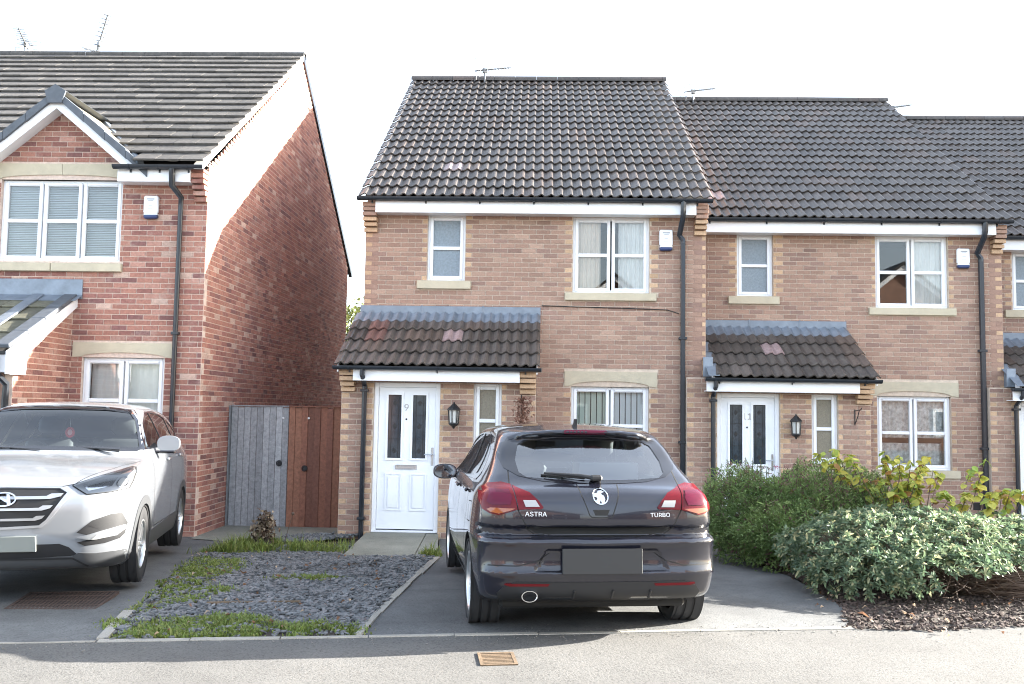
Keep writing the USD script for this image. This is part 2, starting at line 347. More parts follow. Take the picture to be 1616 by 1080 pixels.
def pose(a, pitch):
    f = np.array([-math.sin(a) * math.cos(pitch), math.cos(a) * math.cos(pitch), math.sin(pitch)]); r = np.array([math.cos(a), math.sin(a), 0]); return np.stack([r, f, np.cross(r, f)], 1)
def shell(B, t, holes, axles, R, paint, regions, floor=.40):
    """The body: hollow, with window openings and wheel arches cut. Doors, bonnet and tailgate become parts by region."""
    body = mani(B.net(0)) - mani(B.net(-.045, h=.03, floor=floor))
    for p, ax, a, b in holes: body = body - mani(extrude(p, ax, a, b))
    for y in axles:
        for s in (-1, 1):
            c = m3d.Manifold.cylinder(.68, R, R, 64).rotate([0, 90, 0]).translate([.52 if s > 0 else -1.2, y, R * .93]); body = body - c
    V, F_ = unmani(body); f = B.F(V); out = (np.abs(f) < .003)[F_].all(1); C_ = V[F_].mean(1); deep = (f < -.03)[F_].all(1)
    N = B.grad(V, .003); N /= np.maximum(np.linalg.norm(N, axis=1, keepdims=True), 1e-9)
    lab = np.zeros(len(F_), int)
    for i, (nm, fn) in enumerate(regions): lab[out & (lab == 0) & fn(C_)] = i + 1
    def sub(mask): u, iv = np.unique(F_[mask], return_inverse=True); return (V[u], iv.reshape(-1, 3)), N[u]
    m, n = sub(out & (lab == 0)); obj('body', m, paint, t, normals=n)
    for i, (nm, fn) in enumerate(regions):
        if (lab == i + 1).any(): m, n = sub(lab == i + 1); obj(nm, m, paint, t, normals=n)
    m, n = sub(~out & ~deep); obj('opening_edges', m, 'trim_black', t, smooth=False)
    m, n = sub(deep); obj('cabin_lining', m, 'cabin_dark', t, normals=-n)
def tyre_mesh(R, w, rim):
    h = w / 2; pr = [(rim, -h * .86), (rim + .02, -h * .98), (R - .05, -h), (R - .018, -h * .93), (R - .003, -h * .8)]
    for k in (-.45, -.15, .15, .45):
        c = k * w
        pr += [(R, c - .012), (R - .008, c - .009), (R - .008, c + .009), (R, c + .012)]
    pr += [(R - .003, h * .8), (R - .018, h * .93), (R - .05, h), (rim + .02, h * .98), (rim, h * .86)]
    return lathe(pr, 56, 'x')
def rim_mesh(rim, w, spokes, twin):
    """An alloy rim facing +x, its face at x = w/2 - .02."""
    f = w / 2 - .015
    ms = [lathe([(rim + .002, f + .005), (rim - .012, f + .008), (rim - .022, f - .004), (rim - .03, f - .06), (rim - .035, -w / 2)], 56, 'x'),
          lathe([(0, f - .012), (.03, f - .012), (.034, f - .018), (.06, f - .022), (.068, f - .05)], 28, 'x')]
    for i in range(spokes):
        a = 2 * math.pi * i / spokes
        for d in ((-.13, .13) if twin else (0,)):
            u0, u1 = (.011, .014) if twin else (.026, .033)
            c0, c1 = d * .18, d * rim * 1.55
            p = Polygon([(c0 - u0, .05), (c0 + u0, .05), (c1 + u1, rim - .018), (c1 - u1, rim - .018)])
            v, g = extrude(p, 'x', f - .045, f - .015)
            v = v.copy(); q = np.hypot(v[:, 1], v[:, 2]); v[:, 0] += .012 * np.sin(np.clip(q / rim, 0, 1) * math.pi) 
            ms.append((v @ rot('x', a).T, g))
    return join(ms)
def wheels(t, axles, x, R, w, rim, spokes, twin, rimmat):
    T_, K, D = tyre_mesh(R, w, rim), rim_mesh(rim, w, spokes, twin), lathe([(0, -.01), (rim - .05, -.01), (rim - .05, -.03), (0, -.03)], 32, 'x')
    for y in axles:
        for s in (1, -1):
            wt = thing('wheel', parent=t); tr = rot('x', .35 * s + y); 
            for nm, m, mt in (('tyre', T_, 'rubber'), ('rim', K, rimmat), ('brake_disc', D, 'disc_metal')):
                m = (m[0] @ tr.T, m[1])
                if s < 0: m = mirx(m)
                obj(nm, xf(m, None, (s * (x - w / 2), y, R)), mt, wt, smooth=35)
            ms = []
            th = np.linspace(-.12, math.pi + .12, 30); rr = R * 1.15; A_ = [(y + rr * math.cos(q), R * .95 + rr * math.sin(q)) for q in th]; B_ = [(y + (rr + .01) * math.cos(q), R * .95 + (rr + .01) * math.sin(q)) for q in th]
            a, b = (.5, x - .07) if s > 0 else (.07 - x, -.5); obj('wheel_arch_liner', join([extrude(Polygon(A_ + B_[::-1]), 'x', a, b), extrude(Polygon(A_), 'x', *((.49, .50) if s > 0 else (-.50, -.49)))]), 'trim_black', t)
def seat(t, x, y, z, mat='seat_dark', w=.25, h=.6, label=None):
    rb = lambda a: cb(*a, b=.05)
    lean = rot('x', .22)
    s = obj('seat', join([xf(rb((-w, w, -.07, .07, 0, h)), lean, (x, y, z)), rb((x - w, x + w, y, y + .5, z - .08, z + .08))]), mat, t, smooth=50)
    obj('headrest', xf(cb(-.14, .14, -.05, .05, h + .05, h + .25, b=.045), lean, (x, y, z)), mat, s, smooth=50)
def steer(t, x, y, z):
    th = np.linspace(0, 2 * math.pi, 25); p = np.column_stack([.185 * np.cos(th), np.zeros(25), .185 * np.sin(th)])
    obj('steering_wheel', xf(join([tube(p, .014, 6, False), bx(-.18, .18, -.01, .01, -.03, .02), bx(-.05, .05, -.03, .01, -.05, .05)]), rot('x', .45), (x, y, z)), 'seat_dark', t)
def on(B, mesh, axis='y', sgn=-1, off=0.):
    """Presses a flat mesh (built in x, z with its depth along -y from 0) on to the body, seen along y."""
    v = mesh[0].copy(); P = v.copy(); P[:, 1] = -.3 if sgn < 0 else B.L + .3
    H = B.cast(P, [0, -sgn, 0], 0); y = np.where(np.isnan(H[:, 1]), np.nanmean(H[:, 1]), H[:, 1])
    v[:, 1] += y + sgn * off; return v, mesh[1]
def rear_text(B, s, xc, z, h):
    m = meshkit.text_mesh(s, h, .004, False); v = np.array(m.vertices); v[:, 0] = (v[:, 0] - (v[:, 0].min() + v[:, 0].max()) / 2) * 1.12
    V = np.column_stack([v[:, 0] + xc, -v[:, 2], v[:, 1] + z]); return on(B, (V, np.array(m.faces)[:, ::-1] if np.linalg.det([[1, 0, 0], [0, 0, -1], [0, 1, 0]]) < 0 else np.array(m.faces)), off=.001)
def shape_y(poly, d):
    """A flat emblem shape in (x, z), d thick, standing out towards -y from y = 0."""
    return extrude(poly, 'y', -d, 0)
def ring(rx, rz, w, n=40):
    th = np.linspace(0, 2 * math.pi, n, endpoint=False); return Polygon(np.column_stack([rx * np.cos(th), rz * np.sin(th)]), [np.column_stack([(rx - w) * np.cos(th), (rz - w) * np.sin(th)])])
def mirror_mesh(s, w=.24, h=.15):
    """A door mirror housing centred at 0 reaching outwards to s*w, its glass at its back (towards -y)."""
    u = trimesh.creation.icosphere(subdivisions=3); v = np.array(u.vertices)
    v = np.sign(v) * np.abs(v) ** .8; v[:, 1] = np.where(v[:, 1] < -.25, -.25, v[:, 1]); v[:, 1] *= np.where(v[:, 1] > 0, .75, 1)
    v = v * [w / 2, .13, h / 2]; v[:, 2] -= .10 * v[:, 0] * s * 0
    return v, np.array(u.faces)

def build_hatchback():
    B = ASTRA; M = pose(math.radians(9), -.015)
    t = xform_thing('parked_hatchback', M, (3.250, -7.615, .128), label='dark grey five-door hatchback parked nose to the house, rear to the road', cat='car')
    clear = sy([(0, 1.420), (.45, 1.412), (.535, 1.375), (.575, 1.26), (.565, 1.17), (.51, 1.135), (.3, 1.122), (0, 1.118)])
    glass = sy([(0, 1.434), (.5, 1.427), (.655, 1.385), (.71, 1.30), (.665, 1.20), (.57, 1.147), (.4, 1.113), (.2, 1.102), (0, 1.098)])
    ws = sy([(0, 1.46), (.5, 1.43), (.66, 1.10), (.6, 1.07), (0, 1.06)])
    wf = Polygon([(3.12, 1.07), (2.72, 1.34), (2.4, 1.415), (2.05, 1.44), (2.05, 1.075)]); wr = Polygon([(1.95, 1.08), (1.95, 1.44), (1.6, 1.438), (1.36, 1.405), (1.36, 1.10)])
    wq = Polygon([(1.30, 1.11), (1.30, 1.39), (1.2, 1.36), (1.06, 1.25), (1.02, 1.15)])
    holes = [(clear, 'y', -.2, 1.3), (ws, 'y', 2.2, 4.2)] + [(p, 'x', a, b) for p in (wf, wr, wq) for a, b in ((-1.1, -.3), (.3, 1.1))]
    ay = (.80, 3.485); R = .318
    line_r = [(.66, 1.33), (.635, 1.22), (.645, 1.08), (.60, .915), (.53, .78), (.47, .742), (.2, .738), (0, .738)]
    tg = Polygon(line_r + [(-x, z) for x, z in reversed(line_r)])
    d1 = Polygon([(2.02, .34), (2.02, 1.06), (3.2, 1.04), (3.16, .6), (3.0, .34)]); d2 = Polygon([(2.02, .34), (2.02, 1.06), (1.15, 1.09), (1.10, .8), (1.35, .34)])
    inp = lambda p, a, b: (lambda C_: shapely.contains_xy(p, C_[:, a], C_[:, b]))
    shell(B, t, holes, ay, R * 1.13, 'paint_charcoal', [('tailgate', lambda C_: inp(tg, 0, 2)(C_) & (C_[:, 1] < .9)), ('bonnet', lambda C_: (C_[:, 1] > 3.35) & (C_[:, 2] > .78) & (np.abs(C_[:, 0]) < .7)),
        ('bumper', lambda C_: (C_[:, 1] < .45) & (C_[:, 2] < .735)), ('door', lambda C_: inp(d1, 1, 2)(C_) & (C_[:, 0] < -.5)), ('door', lambda C_: inp(d2, 1, 2)(C_) & (C_[:, 0] < -.5)), ('door', lambda C_: inp(d1, 1, 2)(C_) & (C_[:, 0] > .5)), ('door', lambda C_: inp(d2, 1, 2)(C_) & (C_[:, 0] > .5))])
    def P(name, poly, mat, axis='y', sgn=-1, off=.002, parent=t, thick=0., res=.03, **kw):
        m, n = B.patch(poly, axis, sgn, off, res, thick)
        return obj(name, m, mat, parent, normals=n, **kw) if len(m[0]) else None
    rg = P('rear_window', glass.difference(clear.buffer(-.004)), 'gloss_black', off=.003, thick=.005)
    P('pane', clear, 'rear_glass', off=-.002, parent=rg)
    wg = P('windscreen', ws.buffer(.012), 'car_glass', 'y', 1, -.002, res=.05)
    for s in (-1, 1):
        for p in (wf, wr, wq): P('side_window', p.buffer(.004), 'car_glass', 'x', s, -.004, res=.04)
        P('window_trim', Polygon([(3.2, 1.05), (2.7, 1.375), (2.3, 1.45), (1.7, 1.465), (1.3, 1.425), (1.1, 1.32), (.98, 1.13), (1.06, 1.085)]).difference(shapely.union_all([wf, wr, wq])), 'gloss_black', 'x', s, .003, res=.025)
        P('chrome_strip', line([(3.2, 1.045), (2.2, 1.062), (1.06, 1.085), (.99, 1.13), (1.1, 1.325)], .006), 'chrome', 'x', s, .005, res=.02)
        for ln in ([(2.0, 1.06), (2.0, .34)], [(3.18, 1.04), (3.15, .6), (2.98, .33), (1.35, .33), (1.12, .78), (1.15, 1.08)]): P('panel_gap', line(ln, .004), 'gap_black', 'x', s, .0018)
        P('side_sill', Polygon([(3.05, .2), (3.05, .27), (1.25, .30), (1.25, .2)]), 'trim_black', 'x', s, .004)
        P('sill_strip', line([(3.05, .275), (1.25, .305)], .006), 'chrome', 'x', s, .005)
        for y, z in ((2.25, .965), (1.32, .985)):
            H = B.cast(np.array([[s * 1.2, y, z]]), [-s, 0, 0], 0)[0]
            obj('door_handle', xf(cb(-.012, .018, -.10, .10, -.016, .016, b=.01), None, (H[0] + s * .02, y, z)), 'paint_charcoal', t)
        P('fuel_flap' if s > 0 else 'panel_gap', line([(.95, .92), (.75, .93), (.74, .78), (.93, .77), (.95, .92)], .003), 'gap_black', 'x', s, .0018)
        # tail lamp: outer half on the wing, inner half on the tailgate
        q = mir if s < 0 else (lambda p: p)
        outer = q(Polygon([(.635, 1.085), (.70, 1.10), (.79, 1.09), (.845, 1.05), (.862, .98), (.845, .92), (.80, .893), (.735, .882), (.66, .905), (.606, .922)]))
        inner = q(Polygon([(.627, 1.082), (.598, 1.068), (.512, 1.036), (.455, .985), (.42, .94), (.43, .928), (.56, .924), (.597, .920)]))
        lm = P('tail_lamp', outer, 'lamp_red', off=.010, thick=.012, res=.02)
        P('indicator', q(Polygon([(.62, .928), (.66, .912), (.735, .892), (.79, .902), (.815, .92), (.79, .932), (.70, .930)])), 'lamp_amber', off=.0165, parent=lm, res=.015)
        P('brake_lens', q(Polygon([(.66, 1.05), (.79, 1.05), (.815, .97), (.78, .95), (.655, .955), (.64, 1.0)])), 'lamp_deep', off=.0145, parent=lm, res=.015)
        l2 = P('tail_lamp', inner, 'lamp_red', off=.009, thick=.010, res=.02)
        P('reversing_lens', q(Polygon([(.565, .985), (.475, .985), (.447, .942), (.548, .941)])), 'lamp_white', off=.0135, parent=l2, res=.02)
        P('reflector', q(Polygon([(.38, .412), (.69, .412), (.70, .403), (.66, .392), (.39, .394)])), 'lamp_red', off=.005, thick=.006)
        P('panel_gap', line([(s * x, z) for x, z in line_r], .0045), 'gap_black', off=.0012)
        P('panel_line', line([(s * .152, 1.095), (s * .135, 1.02), (s * .085, .885), (s * .07, .872), (0, .870)], .0035), 'gap_black', off=.0012)
        P('bumper_seam', line([(s * .36, .640), (s * .46, .572), (s * .60, .535), (s * .84, .535)], .004), 'gap_black', off=.0006)
        mx = obj('door_mirror', xf(mirror_mesh(s), None, (s * .975, 2.93, 1.045)), 'paint_charcoal', t, smooth=60)
        obj('mirror_glass', xf((mirror_mesh(s)[0] * [.88, .02, .86], mirror_mesh(s)[1]), None, (s * .975, 2.93 - .034, 1.045)), 'mirror', mx, smooth=60)
        obj('mirror_foot', cb(min(s * .80, s * .93), max(s * .80, s * .93), 2.92, 2.99, .985, 1.02, b=.01), 'trim_black', mx)
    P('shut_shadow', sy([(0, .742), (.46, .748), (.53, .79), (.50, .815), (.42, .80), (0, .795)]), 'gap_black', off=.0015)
    P('handle_recess', Polygon([(-.062, .925), (.062, .925), (.045, .885), (-.045, .885)]), 'gap_black', off=.0016)
    P('diffuser', sy([(0, .425), (.62, .425), (.70, .39), (.745, .34), (.73, .285), (0, .27)]), 'trim_black', off=.003, thick=.006)
    obj('diffuser_fin', on(B, join([cb(x - .008, x + .008, -.02, .02, .29, .36, b=.004) for x in (-.2, .08, .36)]), off=.0), 'trim_black', t)
    obj('exhaust_pipe', xf(join([lathe([(.052, -.02), (.058, -.02), (.06, .0), (.06, .12)], 32, 'y'), lathe([(.05, .12), (.05, -.018), (.052, -.02)], 32, 'y')]), np.diag([1, 1, .68]), (-.52, .10, .322)), 'chrome', t)
    obj('exhaust_bore', xf(lathe([(0, .03), (.05, .03)], 28, 'y'), np.diag([1, 1, .68]), (-.52, .10, .322)), 'gap_black', t)
    P('brake_light', sy([(0, 1.490), (.165, 1.488), (.175, 1.475), (.165, 1.463), (0, 1.462)]), 'lamp_deep', off=.004, thick=.006)
    P('spoiler_face', sy([(0, 1.494), (.45, 1.485), (.60, 1.43), (.63, 1.39), (.55, 1.42), (.3, 1.446), (0, 1.450)]).difference(sy([(0, 1.491), (.168, 1.489), (.178, 1.475), (.168, 1.461), (0, 1.460)])), 'gloss_black', off=.002)
    p0 = obj('number_plate', on(B, cb(-.298, .282, -.02, .0, .487, .66, b=.004), off=.012), 'plate_dark', t)
    bd = obj('badge', on(B, xf(shape_y(ring(.058, .058, .008), .012), None, (0, 0, 1.02)), off=.0), 'chrome', t)
    obj('badge_disc', on(B, xf(shape_y(Polygon(ring(.051, .051, .01).exterior), .004), None, (0, 0, 1.02))), 'gloss_black', bd)
    wing = Polygon([(-.045, .018), (-.018, .022), (-.012, .034), (.012, .038), (.028, .03), (.014, .026), (.004, .018), (.012, .008), (.024, .002), (.03, -.02), (.022, -.043), (.008, -.048), (-.002, -.02), (-.014, -.046), (-.036, -.036), (-.022, -.014), (-.03, -.004), (-.046, -.002)])
    obj('griffin_emblem', on(B, xf(shape_y(wing.buffer(.002), .009), None, (0, 0, 1.02))), 'chrome', bd)
    obj('lettering', rear_text(B, 'ASTRA', -.475, .878, .031), 'badge_silver', t); obj('lettering', rear_text(B, 'TURBO', .44, .874, .029), 'badge_silver', t)
    wz = 1.150; arm = [(-.02, .312, 1.142), (-.12, .33, 1.158), (-.38, .395, 1.172)]
    wi = obj('wiper', tube([(x, y - .03, z) for x, y, z in arm], [.016, .013, .008], 8), 'trim_black', t)
    obj('wiper_hub', xf(cb(-.045, .045, -.03, .03, -.022, .022, b=.014), None, (-.0, .29, 1.142)), 'trim_black', wi); obj('wiper_blade', tube([(-.08, .315, 1.136), (-.40, .385, 1.158)], .007, 6), 'trim_black', wi)
    obj('roof_aerial', xf(extrude(Polygon([(0, 0), (.13, 0), (.04, .03), (.0, .07), (-.01, .065), (.0, .02)]), 'x', -.012, .012), None, (-.03, .93, 1.512)), 'trim_black', t)
    wheels(t, ay, .90, R, .225, .225, 5, True, 'alloy')
    seat(t, -.36, 2.0, .55, h=.66); seat(t, .36, 2.0, .55, h=.66)
    obj('rear_seat', join([xf(cb(-.62, .62, -.08, .08, 0, .52, b=.06), rot('x', .3), (0, 1.15, .5))] + [xf(cb(x - .12, x + .12, -.04, .04, .54, .66, b=.035), rot('x', .3), (0, 1.15, .5)) for x in (-.4, .4)]), 'seat_dark', t, smooth=50)
    obj('dashboard', cb(-.70, .70, 2.75, 3.3, .6, 1.0, b=.08), 'seat_dark', t); steer(t, .36, 2.62, .98)
    obj('parcel_box', cb(-.04, .44, .72, 1.0, .96, 1.235, b=.006), 'box_grey', t); obj('parcel_shelf', cb(-.6, .6, .40, 1.02, .93, .955, b=.01), 'seat_dark', t)
    obj('rear_view_mirror', cb(-.11, .11, 2.62, 2.66, 1.31, 1.37, b=.015), 'seat_dark', t)
    obj('underside', cb(-.7, .7, .35, 4.0, .19, .26, b=.02), 'gap_black', t)

def build_suv():
    B = TUCSON; a = math.radians(194.5); M = pose(a, .0245)
    t = xform_thing('parked_suv', M, (-2.690, -2.488, .035), label='silver sport utility car parked facing the road beside the slate bed', cat='car')
    ws = sy([(0, 1.620), (.4, 1.612), (.625, 1.585), (.70, 1.50), (.815, 1.225), (.78, 1.20), (.5, 1.205), (0, 1.212)])
    wf = Polygon([(3.05, 1.22), (2.6, 1.44), (2.1, 1.565), (1.9, 1.58), (1.9, 1.20)]); wr = Polygon([(1.8, 1.21), (1.8, 1.58), (1.3, 1.575), (.95, 1.53), (.98, 1.24)])
    wq = Polygon([(.90, 1.26), (.88, 1.51), (.6, 1.43), (.52, 1.34)]); rw = sy([(0, 1.56), (.5, 1.53), (.62, 1.25), (0, 1.2)])
    holes = [(ws, 'y', 2.0, 4.2), (rw, 'y', -.2, 1.2)] + [(p, 'x', a_, b_) for p in (wf, wr, wq) for a_, b_ in ((-1.1, -.3), (.3, 1.1))]
    ay = (.895, 3.565); R = .348
    bonn = sy([(0, 4.36), (.40, 4.34), (.50, 4.30), (.72, 3.9), (.86, 3.4), (.80, 3.15), (0, 3.3)])
    inp = lambda p, i, j: (lambda C_: shapely.contains_xy(p, C_[:, i], C_[:, j]))
    d1 = Polygon([(1.86, .45), (1.86, 1.2), (3.08, 1.2), (3.02, .8), (2.95, .45)]); d2 = Polygon([(1.86, .45), (1.86, 1.2), (.85, 1.23), (.98, .95), (1.25, .45)])
    shell(B, t, holes, ay, R * 1.13, 'paint_silver', [('bonnet', lambda C_: inp(bonn, 0, 1)(C_) & (C_[:, 2] > .88)), ('bumper', lambda C_: (C_[:, 1] > 3.95) & (C_[:, 2] < .84))] +
          [('door', (lambda C_, d=d, s=s: inp(d, 1, 2)(C_) & (C_[:, 0] * s > .5))) for d in (d1, d2) for s in (-1, 1)], floor=.45)
    def P(name, poly, mat, axis='y', sgn=1, off=.002, parent=t, thick=0., res=.03, **kw):
        m, n = B.patch(poly, axis, sgn, off, res, thick)
        return obj(name, m, mat, parent, normals=n, **kw) if len(m[0]) else None
    w = P('windscreen', ws.buffer(.01), 'car_glass', off=-.002, res=.05); P('windscreen_band', ws.buffer(.014).difference(ws.buffer(-.022)), 'gloss_black', off=.0015, parent=w)
    P('rear_window', rw.buffer(.01), 'car_glass', 'y', -1, -.002, res=.05)
    for s in (-1, 1):
        for p in (wf, wr, wq): P('side_window', p.buffer(.004), 'car_glass', 'x', s, -.004, res=.04)
        P('window_trim', Polygon([(3.12, 1.20), (2.6, 1.465), (2.1, 1.59), (1.5, 1.605), (.95, 1.56), (.55, 1.43), (.45, 1.33), (.9, 1.23)]).difference(shapely.union_all([wf, wr, wq])), 'gloss_black', 'x', s, .003, res=.025)
        for ln in ([(1.85, 1.2), (1.85, .45)], [(3.09, 1.2), (3.03, .8), (2.96, .45), (1.25, .45), (.98, .95), (.86, 1.22)]): P('panel_gap', line(ln, .004), 'gap_black', 'x', s, .0018)
        P('bonnet_gap', line([(s * .0, 4.36), (s * .40, 4.34), (s * .50, 4.30), (s * .72, 3.9), (s * .86, 3.4)], .004), 'gap_black', 'z', 1, .0008)
        P('cladding', Polygon([(3.2, .26), (3.2, .42), (2.9, .43), (1.6, .45), (1.3, .45), (1.3, .26)]), 'trim_grey', 'x', s, .006, thick=.01, res=.05)
        for y in ay:
            th = np.linspace(-.35, math.pi + .35, 40); rr = R * 1.13
            ringp = Polygon([(y + (rr + .075) * math.cos(q), R * .93 + (rr + .075) * math.sin(q)) for q in th] + [(y + (rr - .004) * math.cos(q), R * .93 + (rr - .004) * math.sin(q)) for q in th[::-1]])
            P('arch_cladding', ringp, 'trim_grey', 'x', s, .008, thick=.014, res=.04)
        for y, z in ((2.05, 1.08), (1.05, 1.10)):
            H = B.cast(np.array([[s * 1.2, y, z]]), [-s, 0, 0], 0)[0]; obj('door_handle', xf(cb(-.012, .018, -.10, .10, -.016, .016, b=.01), None, (H[0] + s * .02, y, z)), 'paint_silver', t)
        q = mir if s < 0 else (lambda p: p)
        hl_p = q(Polygon([(.49, .925), (.645, .985), (.78, 1.03), (.845, 1.055), (.875, 1.05), (.90, 1.02), (.905, .95), (.895, .895), (.78, .872), (.612, .857)]))
        hl = P('headlamp', hl_p, 'lamp_inner', off=.004, res=.02, thick=.01)
        P('lamp_reflector', q(Polygon([(.56, .925), (.70, .965), (.80, .98), (.78, .915), (.62, .88)])), 'chrome', off=.006, parent=hl, res=.02)
        P('lens_ring', affinity.translate(ring(.043, .043, .012), s * .845, .943), 'chrome', off=.008, parent=hl, res=.01)
        P('projector_lens', affinity.translate(Polygon(ring(.031, .031, .01).exterior), s * .845, .943), 'lamp_white', off=.009, parent=hl, res=.01)
        P('light_strip', q(Polygon([(.50, .928), (.645, .985), (.78, 1.03), (.85, 1.048), (.85, 1.035), (.78, 1.015), (.65, .968), (.53, .925)])), 'lamp_white', off=.007, parent=hl, res=.02)
        P('lamp_cover', hl_p, 'lamp_clear', off=.014, parent=hl, res=.02)
        P('lamp_rim', hl_p.buffer(.008).difference(hl_p.buffer(-.003)), 'gap_black', off=.003, parent=hl)
        fog = P('fog_recess', q(Polygon([(.555, .545), (.666, .64), (.80, .688), (.87, .69), (.905, .60), (.89, .51), (.86, .475), (.76, .445), (.615, .432), (.56, .462), (.70, .50)])), 'trim_black', off=.003, res=.02)
        P('fog_grille', q(Polygon([(.64, .60), (.80, .668), (.86, .67), (.89, .595), (.72, .565)])), 'grille_mesh', off=.005, parent=fog, res=.02)
        P('recess_blade', q(Polygon([(.555, .500), (.72, .548), (.892, .588), (.895, .568), (.84, .505), (.67, .480)])), 'paint_silver', off=.010, thick=.008, parent=fog, res=.02)
        P('running_light', q(Polygon([(.66, .484), (.70, .522), (.885, .566), (.888, .553), (.84, .512), (.70, .485)])), 'lamp_white', off=.014, parent=fog, res=.02)
        mr = obj('door_mirror', xf(flip((mirror_mesh(s, .23, .165)[0] * [1, -1, 1], mirror_mesh(s)[1])), None, (s * 1.01, 2.66, 1.255)), 'paint_silver', t, smooth=60)
        obj('mirror_base', cb(min(s * .86, s * 1.08), max(s * .86, s * 1.08), 2.60, 2.71, 1.155, 1.185, b=.012), 'gloss_black', mr)
    grp = sy([(0, .912), (.42, .908), (.505, .866), (.36, .66), (.30, .595), (0, .580)])
    inn = sy([(0, .905), (.40, .898), (.462, .866), (.325, .655), (.275, .612), (0, .60)])
    g = P('grille', inn.buffer(.01), 'grille_mesh', off=.003, thick=.01); P('grille_frame', grp.difference(inn), 'satin_silver', off=.014, thick=.022, parent=g)
    for zb, xr, th in ((.838, .435, .020), (.750, .37, .020), (.668, .315, .018)):
        obj('grille_bar', (lambda m: (m[0], m[1]))(B.patch(sy([(0, zb), (xr * .72, zb + .002), (xr * .80, zb + .02), (xr, zb + .022), (xr - .02, zb - .002), (xr * .78, zb - th), (0, zb - th)]), 'y', 1, .016, .03, .012)[0]), 'satin_silver', g, smooth=40)
    e = obj('emblem', on(B, xf(flip(extrude(ring(.098, .058, .011), 'y', -.002, .02)), None, (0, 0, .824)), sgn=1, off=.014)[0:2], 'chrome', t)
    E_ = lambda m: on(B, xf(m, None, (0, 0, .824)), sgn=1, off=.014)
    obj('emblem_letter', E_(flip(extrude(shapely.union_all([Polygon([(-.062, -.035), (-.036, -.042), (-.016, .044), (-.04, .038)]), Polygon([(.036, .042), (.062, .035), (.04, -.038), (.016, -.044)]), Polygon([(-.04, -.018), (-.02, -.008), (.04, .02), (.02, .008 + .004), (-.02, -.012)]).buffer(.008)]), 'y', -.002, .02))), 'chrome', e)
    P('lower_grille', sy([(0, .452), (.43, .456), (.50, .425), (.57, .352), (0, .335)]), 'grille_mesh', off=.003)
    P('bumper_cladding', sy([(0, .338), (.52, .345), (.57, .375), (.70, .365), (.89, .375), (.92, .27), (.7, .22), (0, .2)]), 'trim_grey', off=.006, thick=.01)
    P('skid_strip', sy([(0, .345), (.53, .338), (.64, .262), (.625, .255), (.52, .325), (0, .33)]), 'trim_black', off=.010)
    pl = obj('number_plate', on(B, cb(-.26, .26, 0, .02, .395, .525, b=.004), sgn=1, off=.01), 'plate_pale', t)
    obj('plate_band', on(B, bx(.215, .252, .0, .022, .402, .518), sgn=1, off=.011), 'plate_white', pl)
    wheels(t, ay, .945, R, .225, .222, 5, True, 'alloy')
    for x in (-.38, .38): seat(t, x, 1.75, .62, h=.68)
    obj('rear_seat', join([xf(cb(-.62, .62, -.08, .08, 0, .55, b=.06), rot('x', .3), (0, .95, .6))] + [xf(cb(x - .12, x + .12, -.04, .04, .57, .72, b=.035), rot('x', .3), (0, .95, .6)) for x in (-.4, 0, .4)]), 'seat_dark', t, smooth=50)
    obj('dashboard', cb(-.72, .72, 2.55, 3.2, .7, 1.15, b=.08), 'seat_dark', t); steer(t, .38, 2.40, 1.12)
    obj('rear_view_mirror', cb(-.12, .12, 2.50, 2.53, 1.50, 1.56, b=.012), 'seat_dark', t)
    for x0, x1 in ((.05, .60), (-.65, -.2)): obj('wiper', join([tube([(x0, 3.27, 1.20), (x1, 3.20, 1.222)], .008, 6), tube([(x0, 3.30, 1.185), ((x0 + x1) / 2, 3.24, 1.215)], .007, 6)]), 'trim_black', t)
    obj('underside', cb(-.7, .7, .4, 4.0, .24, .32, b=.02), 'gap_black', t)
    fr = xform_thing('air_freshener', M, (np.array([-2.690, -2.488, .035]) + M @ np.array([-.02, 2.50, 1.36])), label='round red and white air freshener hanging behind the windscreen of the silver car', cat='air freshener')
    dk = xf(extrude(Polygon(ring(.045, .055, .01).exterior), 'y', -.004, .004), None, (0, 0, 0)); obj('disc', dk, 'red_card', fr); obj('print', xf(extrude(Polygon(ring(.022, .03, .01).exterior), 'y', .0042, .006)), 'pink_card', fr); obj('cord', tube([(0, 0, .05), (0, 0, .15)], .002, 4), 'white_upvc', fr)
# ---------------------------------------------------------------- looks
toned('brick', rough=.9, mott=.30, mscale=30., lich=(.50, .39, .33), lscale=3.2, lthr=(.54, .80), bump=.5, bscale=220.)
toned('brick_pale', rough=.9, mott=.26, mscale=42., lich=(.48, .37, .30), lscale=2.4, lthr=(.62, .85), bump=.5, bscale=220.)
toned('tile', rough=.42, mott=.35, mscale=20., lich=(.15, .135, .11), lscale=9., lthr=(.55, .80), bump=.5, bscale=150., spec=.5)
toned('tile_flat', rough=.7, mott=.35, mscale=16., lich=(.135, .125, .11), lscale=7., lthr=(.50, .80), bump=.6, bscale=120., spec=.4)
toned('boards', rough=.8, mott=.35, mscale=22., bump=.3, bscale=90.)
toned('leaf', rough=.5, mott=.15, mscale=12., bump=0., spec=.4)
plain('mortar', (.54, .44, .35), .95, var=.25, scale=14, bump=.4, bscale=180)
plain('mortar_red', (.60, .47, .39), .95, var=.25, scale=14, bump=.4, bscale=180)
plain('opposite_brick', (.22, .125, .09), .9, var=.25, scale=4)
plain('plain_brick', (.30, .19, .145), .9, var=.3, scale=9)
plain('stone_sill', (.47, .41, .30), .85, var=.12, scale=5, bump=.3, bscale=140)
plain('white_upvc', (.80, .81, .83), .28, var=.03, scale=3)
plain('gutter_black', (.018, .021, .026), .25, var=.2, scale=8)
plain('lead', (.19, .22, .26), .45, metal=.35, var=.25, scale=5, bump=.3, bscale=22)
